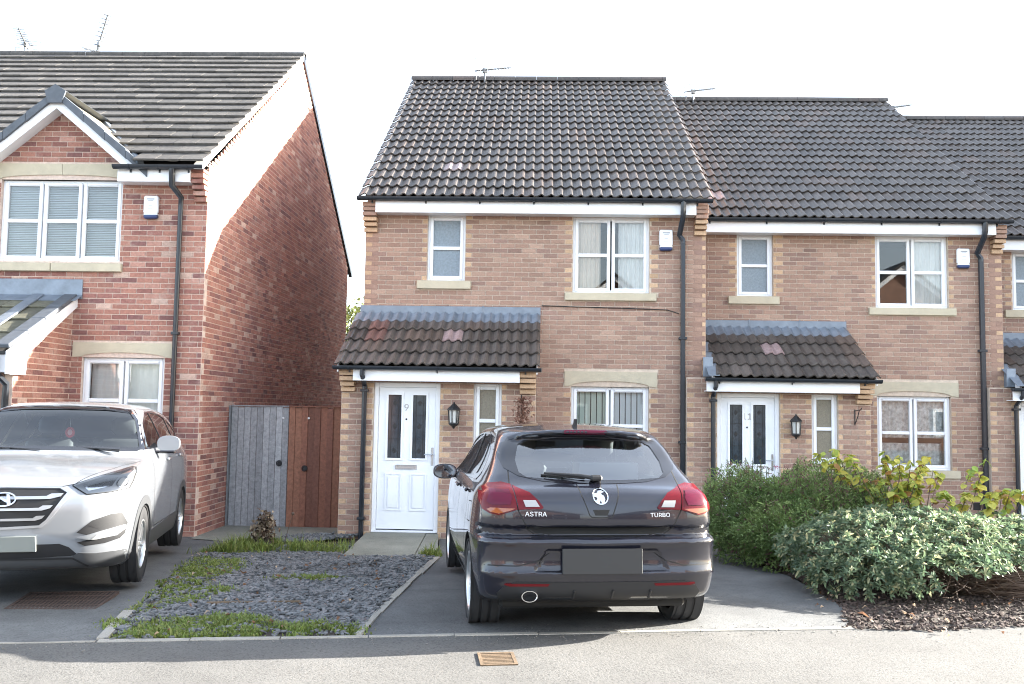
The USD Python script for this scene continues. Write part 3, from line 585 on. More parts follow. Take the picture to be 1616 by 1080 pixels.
plain('dark_verge', (.075, .085, .10), .55, var=.25, scale=12)
plain('roof_deck', (.03, .028, .027), .9)
plain('room_dark', (.06, .06, .065), .9); plain('room_pale', (.45, .43, .40), .9)
plain('curtain_white', (.80, .78, .76), .9, var=.08, scale=5); plain('curtain_peach', (.74, .62, .52), .9, var=.12, scale=4); plain('blind_white', (.80, .82, .84), .7); plain('blind_green', (.66, .72, .64), .8); plain('lace', (.68, .68, .68), .9, var=.6, scale=16)
plain('frosted', (.20, .24, .27), .18, var=.25, scale=28, bump=.6, bscale=70); plain('frosted_tan', (.20, .175, .13), .25, var=.22, scale=30, bump=.6, bscale=70)
plain('door_glass', (.035, .042, .05), .06, var=.35, scale=9)
plain('alarm_navy', (.03, .045, .12), .35); plain('ink_grey', (.30, .31, .33), .6); plain('number_grey', (.36, .35, .34), .35, metal=.4)
plain('iron_black', (.012, .012, .013), .4); plain('lantern_glass', (.55, .55, .52), .15, spec=.6); plain('steel', (.55, .56, .58), .25, metal=1.)
plain('aerial_metal', (.16, .165, .17), .45, metal=.3); plain('cable_black', (.015, .015, .015), .6)
plain('dead_plant', (.16, .075, .05), .9, var=.4, scale=40)
plain('vent_dark', (.02, .017, .015), .8)
plain('pebble_white', (.6, .58, .53), .8)
plain('badge_silver', (.62, .63, .64), .4, metal=.3)
plain('paint_charcoal', (.0065, .0067, .0115), .22, metal=.15, spec=.5, coat=1., coat_roughness=.02)
plain('paint_silver', (.275, .29, .31), .30, metal=.5, spec=.5, coat=1., coat_roughness=.04)
plain('trim_black', (.011, .011, .012), .55); plain('trim_grey', (.045, .047, .05), .5, bump=.15, bscale=300); plain('gap_black', (.004, .004, .004), .8); plain('gloss_black', (.006, .006, .008), .05, coat=.5)
plain('cabin_dark', (.20, .20, .195), .9); plain('seat_dark', (.035, .035, .038), .75, var=.2, scale=15); plain('box_grey', (.45, .47, .47), .7)
plain('rubber', (.016, .016, .017), .75, var=.3, scale=8); plain('alloy', (.60, .61, .62), .28, metal=.9); plain('disc_metal', (.10, .10, .10), .4, metal=.8)
plain('chrome', (.80, .81, .82), .10, metal=1.); plain('satin_silver', (.48, .49, .51), .28, metal=.85); plain('mirror', (.26, .32, .40), .03, metal=1.)
plain('lamp_red', (.085, .003, .006), .16, spec=.3); plain('lamp_deep', (.065, .002, .014), .14, spec=.35); plain('lamp_amber', (.20, .045, .008), .10, coat=1.); plain('lamp_white', (.26, .26, .255), .10, coat=1.)
plain('lamp_inner', (.30, .31, .32), .22, metal=.5); plain('grille_mesh', (.010, .010, .011), .5, bump=.12, bscale=240)
plain('plate_dark', (.017, .017, .017), .7); plain('plate_pale', (.20, .215, .20), .6); plain('plate_white', (.42, .44, .43), .6)
plain('red_card', (.62, .05, .05), .6); plain('pink_card', (.75, .35, .33), .6)
plain('post_grey', (.05, .05, .05), .6)
for nm, tint, ior in (('glass', (.97, .99, .99), 1.6), ('car_glass', (.86, .94, .94), 1.8), ('rear_glass', (.86, .94, .95), 2.7), ('lamp_clear', (.96, .97, .97), 1.45)):
    look(nm, {'t': ('transparent_bsdf', {'color': tint}), 'g': ('glossy_bsdf', {'color': (1, 1, 1), 'roughness': 0.0}), 'f': ('fresnel', {'IOR': ior}), 'm': ('mix_closure', {})}, [('f.fac', 'm.fac'), ('t.BSDF', 'm.closure1'), ('g.BSDF', 'm.closure2')], surface='m.closure')

# ---------------------------------------------------------------- bricks and tiles
def tone_pick(rng, pal):
    c = pal[rng.choice(len(pal), p=[p for p, _ in pal])][1]; return np.clip(np.array(c) * rng.normal(1, .065), .01, 1)
def lay(rng, x0, x1, z0, z1, cut, pal, edge=None, edges=(), pr=.0022, zbase=0., flat=False):
    """Stretcher-bond bricks in the (x, z) plane facing -y at y = 0. cut: openings (x0, x1, z0, z1), or a callable clipping (x, z) points. edge: colour of the short bricks at edges and openings."""
    out, tn = [], []
    L, Hc, j = .225, .075, .0125
    for i in range(int(math.floor((z0 - zbase) / Hc)), int(math.ceil((z1 - zbase) / Hc))):
        za, zc = zbase + i * Hc + j / 2, zbase + (i + 1) * Hc - j / 2
        if za < z0 - .03 or zc > z1 + .03: continue
        za, zc = max(za, z0), min(zc, z1)
        off = (i % 2) * L / 2; a = x0 - L + off
        iv = []
        while a < x1:
            b = a + L; iv.append((max(a, x0), min(b, x1))); a = b
        for a, b in iv:
            if b - a < .03: continue
            segs = [(a, b)]
            for o in (cut if not callable(cut) else ()):
                if zc > o[2] + .02 and za < o[3] - .02:
                    ns = []
                    for s, e in segs:
                        if e <= o[0] or s >= o[1]: ns.append((s, e)); continue
                        if s < o[0]: ns.append((s, o[0]))
                        if e > o[1]: ns.append((o[1], e))
                    segs = ns
            for s, e in segs:
                if e - s < .035: continue
                if callable(cut):
                    r = cut((za + zc) / 2)
                    if r is None: continue
                    s, e = max(s, r[0]), min(e, r[1])
                    if e - s < .035: continue
                near = edge is not None and e - s < .17 and any(abs(s - q) < .02 or abs(e - q) < .02 for q in edges)
                c = np.array(edge) * rng.normal(1, .08) if near and rng.random() < .88 else tone_pick(rng, pal)
                p = pr + rng.uniform(-.0009, .0009); ja = j / 2
                out.append(bx(s + ja, e - ja, -p, .012, za, zc)); tn.append(np.clip(c, .01, 1))
    return out, tn
WAVE = [(0, .0), (.22, .003), (.42, .018), (.60, .036), (.74, .034), (.88, .012), (1, .0)]
def pantile(w, g, nw=2, lift=.032, thick=.020):
    """One pantile: x 0..w across, y up the slope 0..g, z off the slope; its tail (y = 0) rides on the tile below."""
    pr = [((k + a) * w / nw, h) for k in range(nw) for a, h in (WAVE if k == nw - 1 else WAVE[:-1])]; p = np.array(pr); k = len(p)
    V = np.vstack([np.column_stack([p[:, 0], np.zeros(k), p[:, 1] + lift]), np.column_stack([p[:, 0], np.full(k, g + .012), p[:, 1] + .002]), np.column_stack([p[:, 0], np.zeros(k), p[:, 1] + lift - thick])])
    F = []
    for i in range(k - 1): F += [[i, i + 1, k + i + 1], [i, k + i + 1, k + i], [2 * k + i, 2 * k + i + 1, i + 1], [2 * k + i, i + 1, i]]
    for i, s in ((0, 1), (k - 1, -1)): F.append([i, k + i, 2 * k + i][::s])
    return V, np.array(F)
def on_slope(m, x, s, e0, d):
    """Sets a tile (x, y up the slope, z off it) at x, s metres up the slope from e0 = (y, z); d = unit slope (dy, dz)."""
    v = m[0]; y = v[:, 1] + s
    return np.column_stack([v[:, 0] + x, e0[0] + y * d[0] - v[:, 2] * d[1], e0[1] + y * d[1] + v[:, 2] * d[0]]), m[1]
def tile_tone(rng): 
    b = np.array((.048, .040, .035)) * rng.normal(1, .16); 
    if rng.random() < .12: b = b * np.array([1.22, 1.08, 1.0])
    return np.clip(b, .012, .3)

# ---------------------------------------------------------------- windows and doors (parts of a house)
def window(par, x0, x1, z0, z1, y, cols, pane='glass', name='window', sill=True, transom=True, fw=.052):
    t = thing(name, parent=par)
    F_ = [cb(x0, x0 + fw, y, y + .07, z0, z1), cb(x1 - fw, x1, y, y + .07, z0, z1), cb(x0 + fw, x1 - fw, y + .001, y + .07, z0, z0 + fw), cb(x0 + fw, x1 - fw, y + .001, y + .07, z1 - fw, z1)]
    if sill: F_.append(cb(x0 - .005, x1 + .005, y - .035, y + .02, z0 - .03, z0 + .002))
    obj('frame', join(F_), 'white_upvc', t)
    step = (x1 - x0 - fw) / cols
    for c in range(cols):
        a, b = x0 + fw / 2 + c * step + .012, x0 + fw / 2 + (c + 1) * step - .012; sw = .05; za, zb = z0 + .032, z1 - .032
        ms = [cb(a, a + sw, y - .012, y + .05, za, zb), cb(b - sw, b, y - .012, y + .05, za, zb), cb(a + sw, b - sw, y - .011, y + .05, za, za + sw), cb(a + sw, b - sw, y - .011, y + .05, zb - sw, zb)]
        zs = [(za + sw, zb - sw)]
        obj('sash', join(ms), 'white_upvc', t)
        if transom:
            zm = (za + zb) / 2; obj('glazing_bar', cb(a + sw, b - sw, y - .008, y + .04, zm - .027, zm + .027), 'white_upvc', t); zs = [(za + sw, zm - .027), (zm + .027, zb - sw)]
        for p, q in zs: obj('pane', bx(a + sw - .004, b - sw + .004, y + .018, y + .022, p - .004, q + .004), pane, t)
        if c == 0 or True: obj('trickle_vent', cb(a + .06, b - .06, y - .022, y - .008, zb - sw + .012, zb - sw + .034, b=.004), 'white_upvc', t)
    return t
def wavy(x0, x1, z0, z1, y, amp, wl, n=None, flare=0.):
    n = n or max(8, int((x1 - x0) / wl * 10)); x = np.linspace(x0, x1, n); yy = y + amp * np.sin(x / wl * 2 * math.pi) + amp * .4 * np.sin(x / wl * 5.1)
    V = np.vstack([np.column_stack([x, yy, np.full(n, z)]) for z in (z0, z1)]); i = np.arange(n - 1)
    return V, np.vstack([np.column_stack([i, i + 1, n + i + 1]), np.column_stack([i, n + i + 1, n + i])])
def front_door(par, y, num, x0=.415, x1=1.365, zt=2.12, glass='door_glass'):
    t = thing('door', parent=par)
    obj('frame', join([cb(x0, x0 + .065, y, y + .07, .02, zt), cb(x1 - .065, x1, y, y + .07, .02, zt), cb(x0 + .065, x1 - .065, y + .001, y + .07, zt - .065, zt), cb(x0, x1, y - .02, y + .05, -.0, .03)]), 'white_upvc', t)
    a, b, za, zb = x0 + .068, x1 - .068, .045, zt - .068; yf = y + .022
    g1, g2 = (a + .135, a + .325), (b - .325, b - .135); gz = (1.045, 1.945)
    P_ = sbox(a, za, b, zb).difference(shapely.union_all([sbox(g[0], gz[0], g[1], gz[1]) for g in (g1, g2)]))
    lf = obj('leaf', extrude(P_, 'y', yf, yf + .045), 'white_upvc', t, smooth=False)
    for g in (g1, g2):
        p = sbox(g[0] - .03, gz[0] - .03, g[1] + .03, gz[1] + .03).difference(sbox(g[0], gz[0], g[1], gz[1])); obj('bead', extrude(p, 'y', yf - .012, yf + .002), 'white_upvc', lf)
        obj('pane', bx(g[0] - .004, g[1] + .004, yf + .016, yf + .022, gz[0] - .004, gz[1] + .004), glass, lf)
        xm = (g[0] + g[1]) / 2; ms = [bx(xm - .003 + dx, xm + .003 + dx, yf + .012, yf + .015, gz[0], gz[1]) for dx in (-.05, .05)]
        for zz in (1.15, 1.50, 1.83): ms.append(extrude(Polygon([(xm, zz - .04), (xm + .032, zz), (xm, zz + .04), (xm - .032, zz)]), 'y', yf + .011, yf + .0145))
        for zz in (1.32, 1.66): ms.append(bx(g[0], g[1], yf + .012, yf + .015, zz - .003, zz + .003))
        obj('leading', join(ms), 'iron_black', lf)
        for z0, z1 in ((.30, .83),):
            o = sbox(g[0] - .025, z0, g[1] + .025, z1); r1 = o.difference(o.buffer(-.022, join_style='mitre')); 
            obj('panel', join([extrude(r1.buffer(-.002), 'y', yf - .008, yf + .002), extrude(o.buffer(-.045, join_style='mitre'), 'y', yf - .009, yf + .002)]), 'white_upvc', lf)
    obj('letter_plate', join([cb((a + b) / 2 - .155, (a + b) / 2 + .155, yf - .012, yf + .002, .885, .950, b=.008), cb((a + b) / 2 - .125, (a + b) / 2 + .125, yf - .02, yf - .010, .90, .936, b=.006)]), 'steel', lf)
    hx = b - .035
    obj('handle', join([cb(hx - .016, hx + .016, yf - .012, yf + .002, .945, 1.20, b=.006), tube([(hx, yf - .01, 1.105), (hx, yf - .055, 1.105), (hx - .11, yf - .06, 1.105)], .009, 8)]), 'steel', lf)
    m = meshkit.text_mesh(num, .095, .006, False); v = np.array(m.vertices); v[:, 0] -= (v[:, 0].min() + v[:, 0].max()) / 2
    obj('house_number', (np.column_stack([v[:, 0] + (a + b) / 2 - .01, yf - v[:, 2], v[:, 1] + 1.72]), np.array(m.faces)), 'number_grey', lf)
    obj('peephole', xf(lathe([(0, -.006), (.013, -.006), (.015, .004)], 16, 'y'), None, ((a + b) / 2 - .01, yf, 1.60)), 'iron_black', lf)
def lintel(x0, x1, z0, z1, o0, o1, rise=.075):
    th = np.linspace(0, math.pi, 17); arc = [(o0 + (o1 - o0) * (1 - math.cos(t)) / 2, z0 + .012 + rise * math.sin(t)) for t in th]
    return Polygon([(x0, z0), (x0, z1), (x1, z1), (x1, z0)] + arc[::-1]).buffer(0), Polygon([(o0, z0)] + arc + [(o1, z0)])
def gutter(par, x0, x1, y, z, n=None, stop=True):
    th = np.linspace(math.pi, 2 * math.pi, 13); r = .056
    pr = [(r * math.cos(q), r * math.sin(q)) for q in th] + [((r - .006) * math.cos(q), (r - .006) * math.sin(q)) for q in th[::-1]]
    g = obj('gutter', xf(extrude(Polygon(pr), 'x', x0, x1), None, (0, y, z)), 'gutter_black', par, smooth=40)
    e = Polygon([(r * math.cos(q), r * math.sin(q)) for q in th]); obj('stop_end', join([xf(extrude(e, 'x', a - .004, a + .004), None, (0, y, z)) for a in (x0, x1)]), 'gutter_black', g)
    n = n or max(2, int((x1 - x0) / .75))
    for k in range(n):
        x = x0 + .22 + (x1 - x0 - .44) * k / (n - 1); obj('bracket', join([xf(extrude(affinity.scale(e, 1.12, 1.12, origin=(0, 0)), 'x', x - .014, x + .014), None, (0, y, z - .002)), bx(x - .012, x + .012, y + .05, y + .075, z - .09, z - .01)]), 'gutter_black', g)
def alarm(name, x, y, z, label, loc=(0, 0, 0)):
    t = thing(name, label, 'alarm box', loc=loc)
    obj('casing', join([cb(x - .105, x + .105, y - .07, y, z - .09, z + .165, b=.02), cb(x - .10, x + .10, y - .066, y, z - .12, z - .085, b=.012)]), 'white_upvc', t, smooth=50)
    obj('strobe_cover', cb(x - .10, x + .10, y - .072, y, z - .165, z - .10, b=.02), 'alarm_navy', t, smooth=50)
    obj('print', join([bx(x - .055, x + .055, y - .0725, y - .07, z + .105, z + .122), bx(x - .04, x + .04, y - .0725, y - .07, z + .085, z + .094), bx(x - .03, x + .03, y - .0725, y - .07, z + .02, z + .028), bx(x - .035, x + .035, y - .0725, y - .07, z - .03, z - .024)]), 'ink_grey', t)
def lantern(x, y, z, label, loc):
    t = thing('wall_lantern', label, 'wall lantern', 'black coach lanterns beside the front doors', loc=loc)
    c = (x, y - .12)
    obj('cap', xf(lathe([(0, .20), (.012, .19), (.012, .175), (.03, .16), (.075, .115), (.095, .09), (.095, .078), (.0, .078)], 8), None, (c[0], c[1], z)), 'iron_black', t, smooth=20)
    ms = []
    for k in range(6):
        a = k * math.pi / 3 + .26; ms.append(tube([(c[0] + .078 * math.cos(a), c[1] + .078 * math.sin(a), z + .08), (c[0] + .066 * math.cos(a), c[1] + .066 * math.sin(a), z - .10)], .008, 5))
    obj('cage', join(ms), 'iron_black', t)
    obj('glass_cylinder', xf(lathe([(.066, .078), (.056, -.10)], 12), None, (c[0], c[1], z)), 'lantern_glass', t)
    obj('bulb_tube', xf(lathe([(0, .05), (.016, .045), (.016, -.10)], 10), None, (c[0], c[1], z)), 'white_upvc', t)
    obj('base', xf(lathe([(0, -.095), (.07, -.095), (.075, -.11), (.05, -.14), (.02, -.155), (.012, -.18), (0, -.185)], 10), None, (c[0], c[1], z)), 'iron_black', t, smooth=25)
    obj('wall_arm', join([cb(x - .03, x + .03, y - .015, y, z - .14, z + .06, b=.006), tube([(x, y - .01, z - .1), (x, y - .06, z - .13), (x, y - .11, z - .125)], .011, 6)]), 'iron_black', t)
def aerial(x, y, z, h, rz, label, tilt=.0, n=9):
    """A rooftop aerial: mast, boom with rods and a mesh reflector, on a chimneyless ridge."""
    t = thing('tv_aerial', label, 'tv aerial', loc=(x, y, z), rz=rz)
    obj('mast', join([tube([(0, 0, -.25), (0, 0, h)], .018, 6), cb(-.05, .05, -.03, .03, h - .07, h + .03, b=.01)]), 'aerial_metal', t)
    B_ = lambda p: np.array(p) @ rot('y', -tilt).T + [0, 0, h]
    ms = [tube([B_((-.25, 0, 0)), B_((.62, 0, 0))], .013, 6)]
    for k in range(n):
        q = -.05 + .65 * k / (n - 1); w = .13 - .004 * k; ms.append(tube([B_((q, -w, 0)), B_((q, w, 0))], .006, 4)); ms.append(tube([B_((q, -w * .6, .03)), B_((q, w * .6, .03))], .005, 4))
    obj('boom', join(ms), 'aerial_metal', t)
    ms = []
    for zz in np.linspace(-.2, .2, 5): ms.append(tube([B_((-.2 - abs(zz) * .3, -.22, zz)), B_((-.2 - abs(zz) * .3, .22, zz))], .006, 4))
    for yy in (-.22, 0, .22): ms.append(tube([B_((-.26, yy, -.2)), B_((-.2, yy, 0)), B_((-.26, yy, .2))], .006, 4))
    obj('reflector', join(ms), 'aerial_metal', t)
    obj('bracket_arms', join([tube([(-.28, 0, -.22), (0, 0, -.02)], .012, 5), tube([(.25, 0, -.25), (0, 0, -.05)], .012, 5), tube([(-.35, .02, -.12), (.3, .02, -.12)], .012, 5)]), 'aerial_metal', t)
    return t

# ---------------------------------------------------------------- the stepped terrace
BUFF = [(.46, (.325, .205, .154)), (.28, (.292, .182, .138)), (.13, (.258, .163, .130)), (.13, (.355, .234, .176))]
TAN = (.47, .315, .20)
RED = [(.46, (.315, .148, .110)), (.26, (.250, .112, .090)), (.10, (.185, .088, .078)), (.14, (.37, .195, .150)), (.04, (.43, .29, .23))]
EAVE, RIDGE, ROWS, COLS = (-.32, 5.02), (5.0, 8.83), 18, 18
def terrace(k, num, label, xs=0., limit=300, tilelim=258, xend=None, pale=None):
    rng = np.random.default_rng(100 + k); W = 5.35; loc = (5.08 * k, 1.05 * k, -.055 * k)
    t = thing('terraced_house', label, 'house', loc=loc)
    ZB = -.25
    sw, bw, gw = (.982, 1.582, 3.765, 4.815), (3.275, 4.475, 3.60, 4.805), (3.275, 4.475, .93, 2.135)
    sills = [(.83, 1.68, 3.632, 3.765), (3.152, 4.585, 3.477, 3.60), (3.166, 4.60, .80, .93)]
    lin = (3.166, 4.60, 2.135, 2.37)
    porch = (-.05, 2.73, -.3, 3.0)
    hole = shapely.union_all([sbox(o[0], o[2], o[1], o[3]) for o in (sw, bw, gw)] + [sbox(.35, -.3, 2.3, 2.3)])
    wm = obj('wall', extrude(sbox(xs, ZB, W, 4.95).difference(hole), 'y', .004, .11), 'mortar', t, smooth=False)
    bs, tn = lay(rng, xs, W, ZB, 4.80, [sw, bw, gw, lin] + sills + [(porch[0], porch[1], -.5, 3.1)], BUFF, TAN, (0, W, xs if xs else 0, sw[0], sw[1], bw[0], bw[1], gw[0], gw[1]), zbase=.015)
    key = [np.linalg.norm(np.array(loc) + b[0].mean(0) - CAM_O) for b in bs]
    PY = -1.207
    dr, sl = (.415, 1.365, -.02, 2.12), (1.845, 2.242, 1.07, 2.12)
    pm = obj('porch_wall', extrude(sbox(-.05, ZB, 2.73, 2.35).difference(shapely.union_all([sbox(dr[0], -.3, dr[1], dr[3]), sbox(sl[0], sl[2], sl[1], sl[3])])), 'y', PY + .004, PY + .11), 'mortar', t, smooth=False)
    pb, pt_ = lay(rng, -.05, 2.73, ZB, 2.33, [(dr[0], dr[1], -.6, 2.12), sl, (1.75, 2.34, .94, 1.07)], BUFF, TAN, (-.05, 2.73, dr[0], dr[1], sl[0], sl[1]), zbase=.015)
    pb = [xf(b, None, (0, PY, 0)) for b in pb]; ap = min(len(pb), limit)
    pieces(pm, 'brick', pb, pt_, 'brick_pale', np.arange(len(pb)), limit // 2, 'brick_courses')
    pieces(wm, 'brick', bs, tn, 'brick_pale', key, limit // 2, 'brick_courses')
    # side walls, rear wall, floors and ceilings that keep the daylight out
    gab = Polygon([(.0, ZB), (.0, 4.9), (.1, 5.2), (RIDGE[0], RIDGE[1] - .12), (10.0, 5.2), (10.0, ZB)])
    obj('gable_wall', join([extrude(gab, 'x', xs + .004, xs + .2), extrude(gab, 'x', W - .2, W - .004), bx(xs + .2, W - .2, 9.8, 10.0, ZB, 5.2)]), 'plain_brick', t, smooth=False)
    obj('porch_side_wall', join([extrude(Polygon([(PY + .11, ZB), (PY + .11, 2.36), (.0, 3.1), (.0, ZB)]), 'x', a, b) for a, b in ((max(-.05, xs - .2), max(-.05, xs - .2) + .1), (2.63, 2.73))]), 'plain_brick', t, smooth=False)
    obj('interior', join([bx(xs + .2, W - .2, .12, 9.8, 2.48, 2.62), bx(xs + .2, W - .2, .12, 9.8, 4.96, 5.0), bx(xs + .2, W - .2, 1.9, 2.0, 0, 5), bx(xs + .2, W - .2, .12, 9.8, -.1, -.02), bx(2.7, 2.8, .12, 1.9, 0, 5), bx(0, 2.7, -.02, .0, 2.2, 3.1)]), 'room_dark', t, smooth=False)
    # stone
    for s in sills: obj('sill', cb(s[0], s[1], -.045, .10, s[2], s[3], b=.008), 'stone_sill', t)
    L1, L2 = lintel(lin[0], lin[1], lin[2], lin[3], gw[0] + .0, gw[1]); l = obj('lintel', extrude(L1, 'y', -.012, .1), 'stone_sill', t, smooth=False); obj('arch_infill', extrude(L2, 'y', .012, .1), 'stone_sill', l, smooth=False)
    obj('sill', cb(1.75, 2.34, PY - .045, PY + .1, .94, 1.07, b=.008), 'stone_sill', t)
    window(t, *sw, .055, 1, 'frosted'); window(t, *bw, .055, 2); window(t, *gw, .055, 2)
    window(t, *sl, PY + .055, 1, 'frosted_tan', fw=.045)
    front_door(t, PY + .045, num)
    # eaves
    fs = .18 if k == 0 else max(.18, xs + .0)
    e = obj('fascia', join([cb(fs, 5.165, -.225, -.20, 4.80, 4.985, b=.004), cb(fs, 5.165, -.20, .0, 4.80, 4.815, b=.003)]), 'white_upvc', t)
    gutter(t, -.09 if k == 0 else xs - .02, W + .05, -.285, 5.03)
    for a, b in ([(-.02, .19)] if k == 0 else []) + [(5.165, W)]:
        for i, (za, zb, d) in enumerate(((4.52, 4.59, .055), (4.605, 4.665, .11), (4.68, 4.74, .165), (4.755, 4.815, .20), (4.83, 4.89, .21), (4.90, 4.97, .21))):
            c = np.array(TAN if i < 3 else BUFF[0][1]) * rng.normal(1, .08); m = (a + b) / 2
            obj('corbel_brick', cb(a, b, -d, .0, za, zb, b=.004), 'brick_pale', t, tone=c)
    # main roof
    d = np.array([RIDGE[0] - EAVE[0], RIDGE[1] - EAVE[1]]); Ls = np.linalg.norm(d); d /= Ls; g = Ls / ROWS; x0, x1 = (-.07 if k == 0 else xs - .03), W + .06
    dk = [(xs, EAVE[0] + .03, EAVE[1] - .05), (x1 - .06, EAVE[0] + .03, EAVE[1] - .05), (x1 - .06, RIDGE[0], RIDGE[1] - .06), (xs, RIDGE[0], RIDGE[1] - .06), (x1 - .06, 2 * RIDGE[0] + .3, EAVE[1] - .05), (xs, 2 * RIDGE[0] + .3, EAVE[1] - .05)]
    rf = obj('roof', (np.array(dk), np.array([[0, 1, 2], [0, 2, 3], [3, 2, 4], [3, 4, 5]])), 'roof_deck', t, smooth=False)
    tw = .304; n = int(round((x1 - x0) / tw)); tw = (x1 - x0) / n; base = pantile(tw, g)
    ms, tt, ky = [], [], []
    for r in range(ROWS):
        for c in range(n):
            m = (base[0].copy(), base[1]); m[0][:, 2] += rng.uniform(-.003, .003); m[0][:, 1] += rng.uniform(-.006, .006)
            ms.append(on_slope(m, x0 + c * tw, r * g, EAVE, d)); col = tile_tone(rng)
            if pale and (r, c) in pale: col = np.array((.26, .20, .195)) * rng.normal(1, .05)
            tt.append(col); ky.append(np.linalg.norm(np.array(loc) + ms[-1][0].mean(0) - CAM_O))
    pieces(rf, 'tile', ms, tt, 'tile', ky, tilelim, 'tile_courses')
    th = np.linspace(-.2, math.pi + .2, 9)
    q = x0
    while q < x1 - .02:
        q2 = min(q + .45, x1); v, f = extrude(Polygon([(.125 * math.cos(a), .105 * math.sin(a)) for a in th] + [(.105 * math.cos(a), .085 * math.sin(a)) for a in th[::-1]]), 'x', q + .003, q2 - .003)
        obj('ridge_tile', xf((v, f), None, (0, RIDGE[0], RIDGE[1] - .0)), 'tile', rf, tone=tile_tone(rng)); q = q2
    # porch roof
    e0, e1 = (-1.50, 2.345), (-.02, 3.235); d = np.array([e1[0] - e0[0], e1[1] - e0[1]]); Lp = np.linalg.norm(d); d /= Lp; px0, px1 = (-.10 if k == 0 else xs - .0), 2.78; g = .368
    pr_ = obj('porch_roof', (np.array([(px0 + .03, e0[0] + .05, e0[1] - .03), (px1 - .03, e0[0] + .05, e0[1] - .03), (px1 - .03, e1[0], e1[1] - .03), (px0 + .03, e1[0], e1[1] - .03)]), np.array([[0, 1, 2], [0, 2, 3]])), 'roof_deck', t, smooth=False)
    obj('verge_board', join([extrude(Polygon([(e0[0] + .04, e0[1] - .09), (e0[0] + .04, e0[1]), (e1[0], e1[1]), (e1[0], e1[1] - .1)]), 'x', a, b) for a, b in ((px0 + .03, px0 + .05), (px1 - .05, px1 - .03))]), 'white_upvc', t)
    n = int(round((px1 - px0) / .30)); tw = (px1 - px0) / n; base = pantile(tw, g)
    for r in range(4):
        for c in range(n):
            m = (base[0].copy(), base[1]); m[0][:, 2] += rng.uniform(-.003, .003); m[0][:, 1] += rng.uniform(-.006, .006); col = tile_tone(rng) * 1.25
            if r == 2 and c == n // 2 - (1 if k else 0): col = np.array((.27, .19, .185))
            if k == 0 and c == 1 and r >= 2: col = np.array((.12, .06, .05))
            obj('tile', on_slope(m, px0 + c * tw, r * g, e0, d), 'tile', pr_, tone=col)
    ap = pantile(tw, .30, lift=.012, thick=.004); ms = [on_slope(ap, px0 + c * tw, 4 * g - .06, e0, d) for c in range(n)]
    obj('lead_flashing', join(ms + [cb(px0 + .05, px1 - .0, -.022, -.001, 3.16, 3.36, b=.004)] + [cb(px0 + .05 + i * (px1 - px0) / 3, px0 + .075 + i * (px1 - px0) / 3, -.027, -.02, 3.17, 3.37, b=.003) for i in (1, 2)]), 'lead', t)
    if k:
        for r in range(4): obj('lead_soaker', on_slope(cb(0, .17, -.02, g + .03, .035, .045, b=.003), px0 - .06, r * g, e0, d), 'lead', t)
        obj('lead_apron', join([cb(xs - .10, xs + .05, PY - .09, PY - .07, 2.36, 2.66, b=.006), cb(xs - .02, xs + .04, PY - .08, -.02, 2.36, 2.6, b=.006)]), 'lead', t)
    obj('porch_fascia', join([cb(.15 if k == 0 else xs - .07, 2.5, -1.425, -1.40, 2.135, 2.30, b=.004), cb(.15 if k == 0 else xs - .07, 2.5, -1.40, PY, 2.135, 2.15, b=.003)]), 'white_upvc', t)
    gutter(t, px0 - .02 if k == 0 else xs - .10, px1 + .02, -1.475, 2.34)
    for a, b in ([(-.05, .15)] if k == 0 else []) + [(2.50, 2.73)]:
        for i, (za, zb, dd) in enumerate(((1.985, 2.045, .06), (2.06, 2.12, .12), (2.135, 2.195, .18), (2.21, 2.285, .20))):
            obj('corbel_brick', cb(a, b, PY - dd, PY, za, zb, b=.004), 'brick_pale', t, tone=np.array(TAN) * rng.normal(1, .07))
    # downpipes (square section on the house, with an offset at the top)
    s = .034; x = 4.985; y = -.055
    sq = lambda P_: tube(P_, s * 1.32, 4)
    dp = obj('downpipe', join([cb(x - s, x + s, y - s, y + s, -.25, 4.42, b=.006), tube([(x - .03, -.285, 5.0), (x - .03, -.285, 4.86), (x - .03, -.25, 4.76), (x - .055, y, 4.52), (x, y, 4.44), (x, y, 4.38)], .045, 6)]), 'gutter_black', t)
    for z in (2.9, 1.3): obj('pipe_clip', cb(x - .062, x + .062, y - s - .006, -.003, z - .02, z + .02, b=.004), 'gutter_black', dp)
    px = .29 if k == 0 else xs + .06
    dp = obj('downpipe', join([tube([(px, PY - .05, -.2), (px, PY - .05, 2.06), (px, -1.475, 2.22), (px, -1.475, 2.32)], .036, 8)]), 'gutter_black', t)
    for z in (2.0, .2): obj('pipe_clip', cb(px - .055, px + .055, PY - .095, PY - .003, z - .018, z + .018, b=.004), 'gutter_black', dp)
    if k == 0: obj('cable', tube([(2.8, -.012, 3.385), (3.4, -.012, 3.375), (4.2, -.012, 3.36), (4.75, -.012, 3.345), (4.93, -.014, 3.29)], .007, 5), 'cable_black', t)
    obj('air_brick', cb(4.80, 4.92, -.008, .01, .30, .42, b=.004), 'vent_dark', t)
    return t, loc
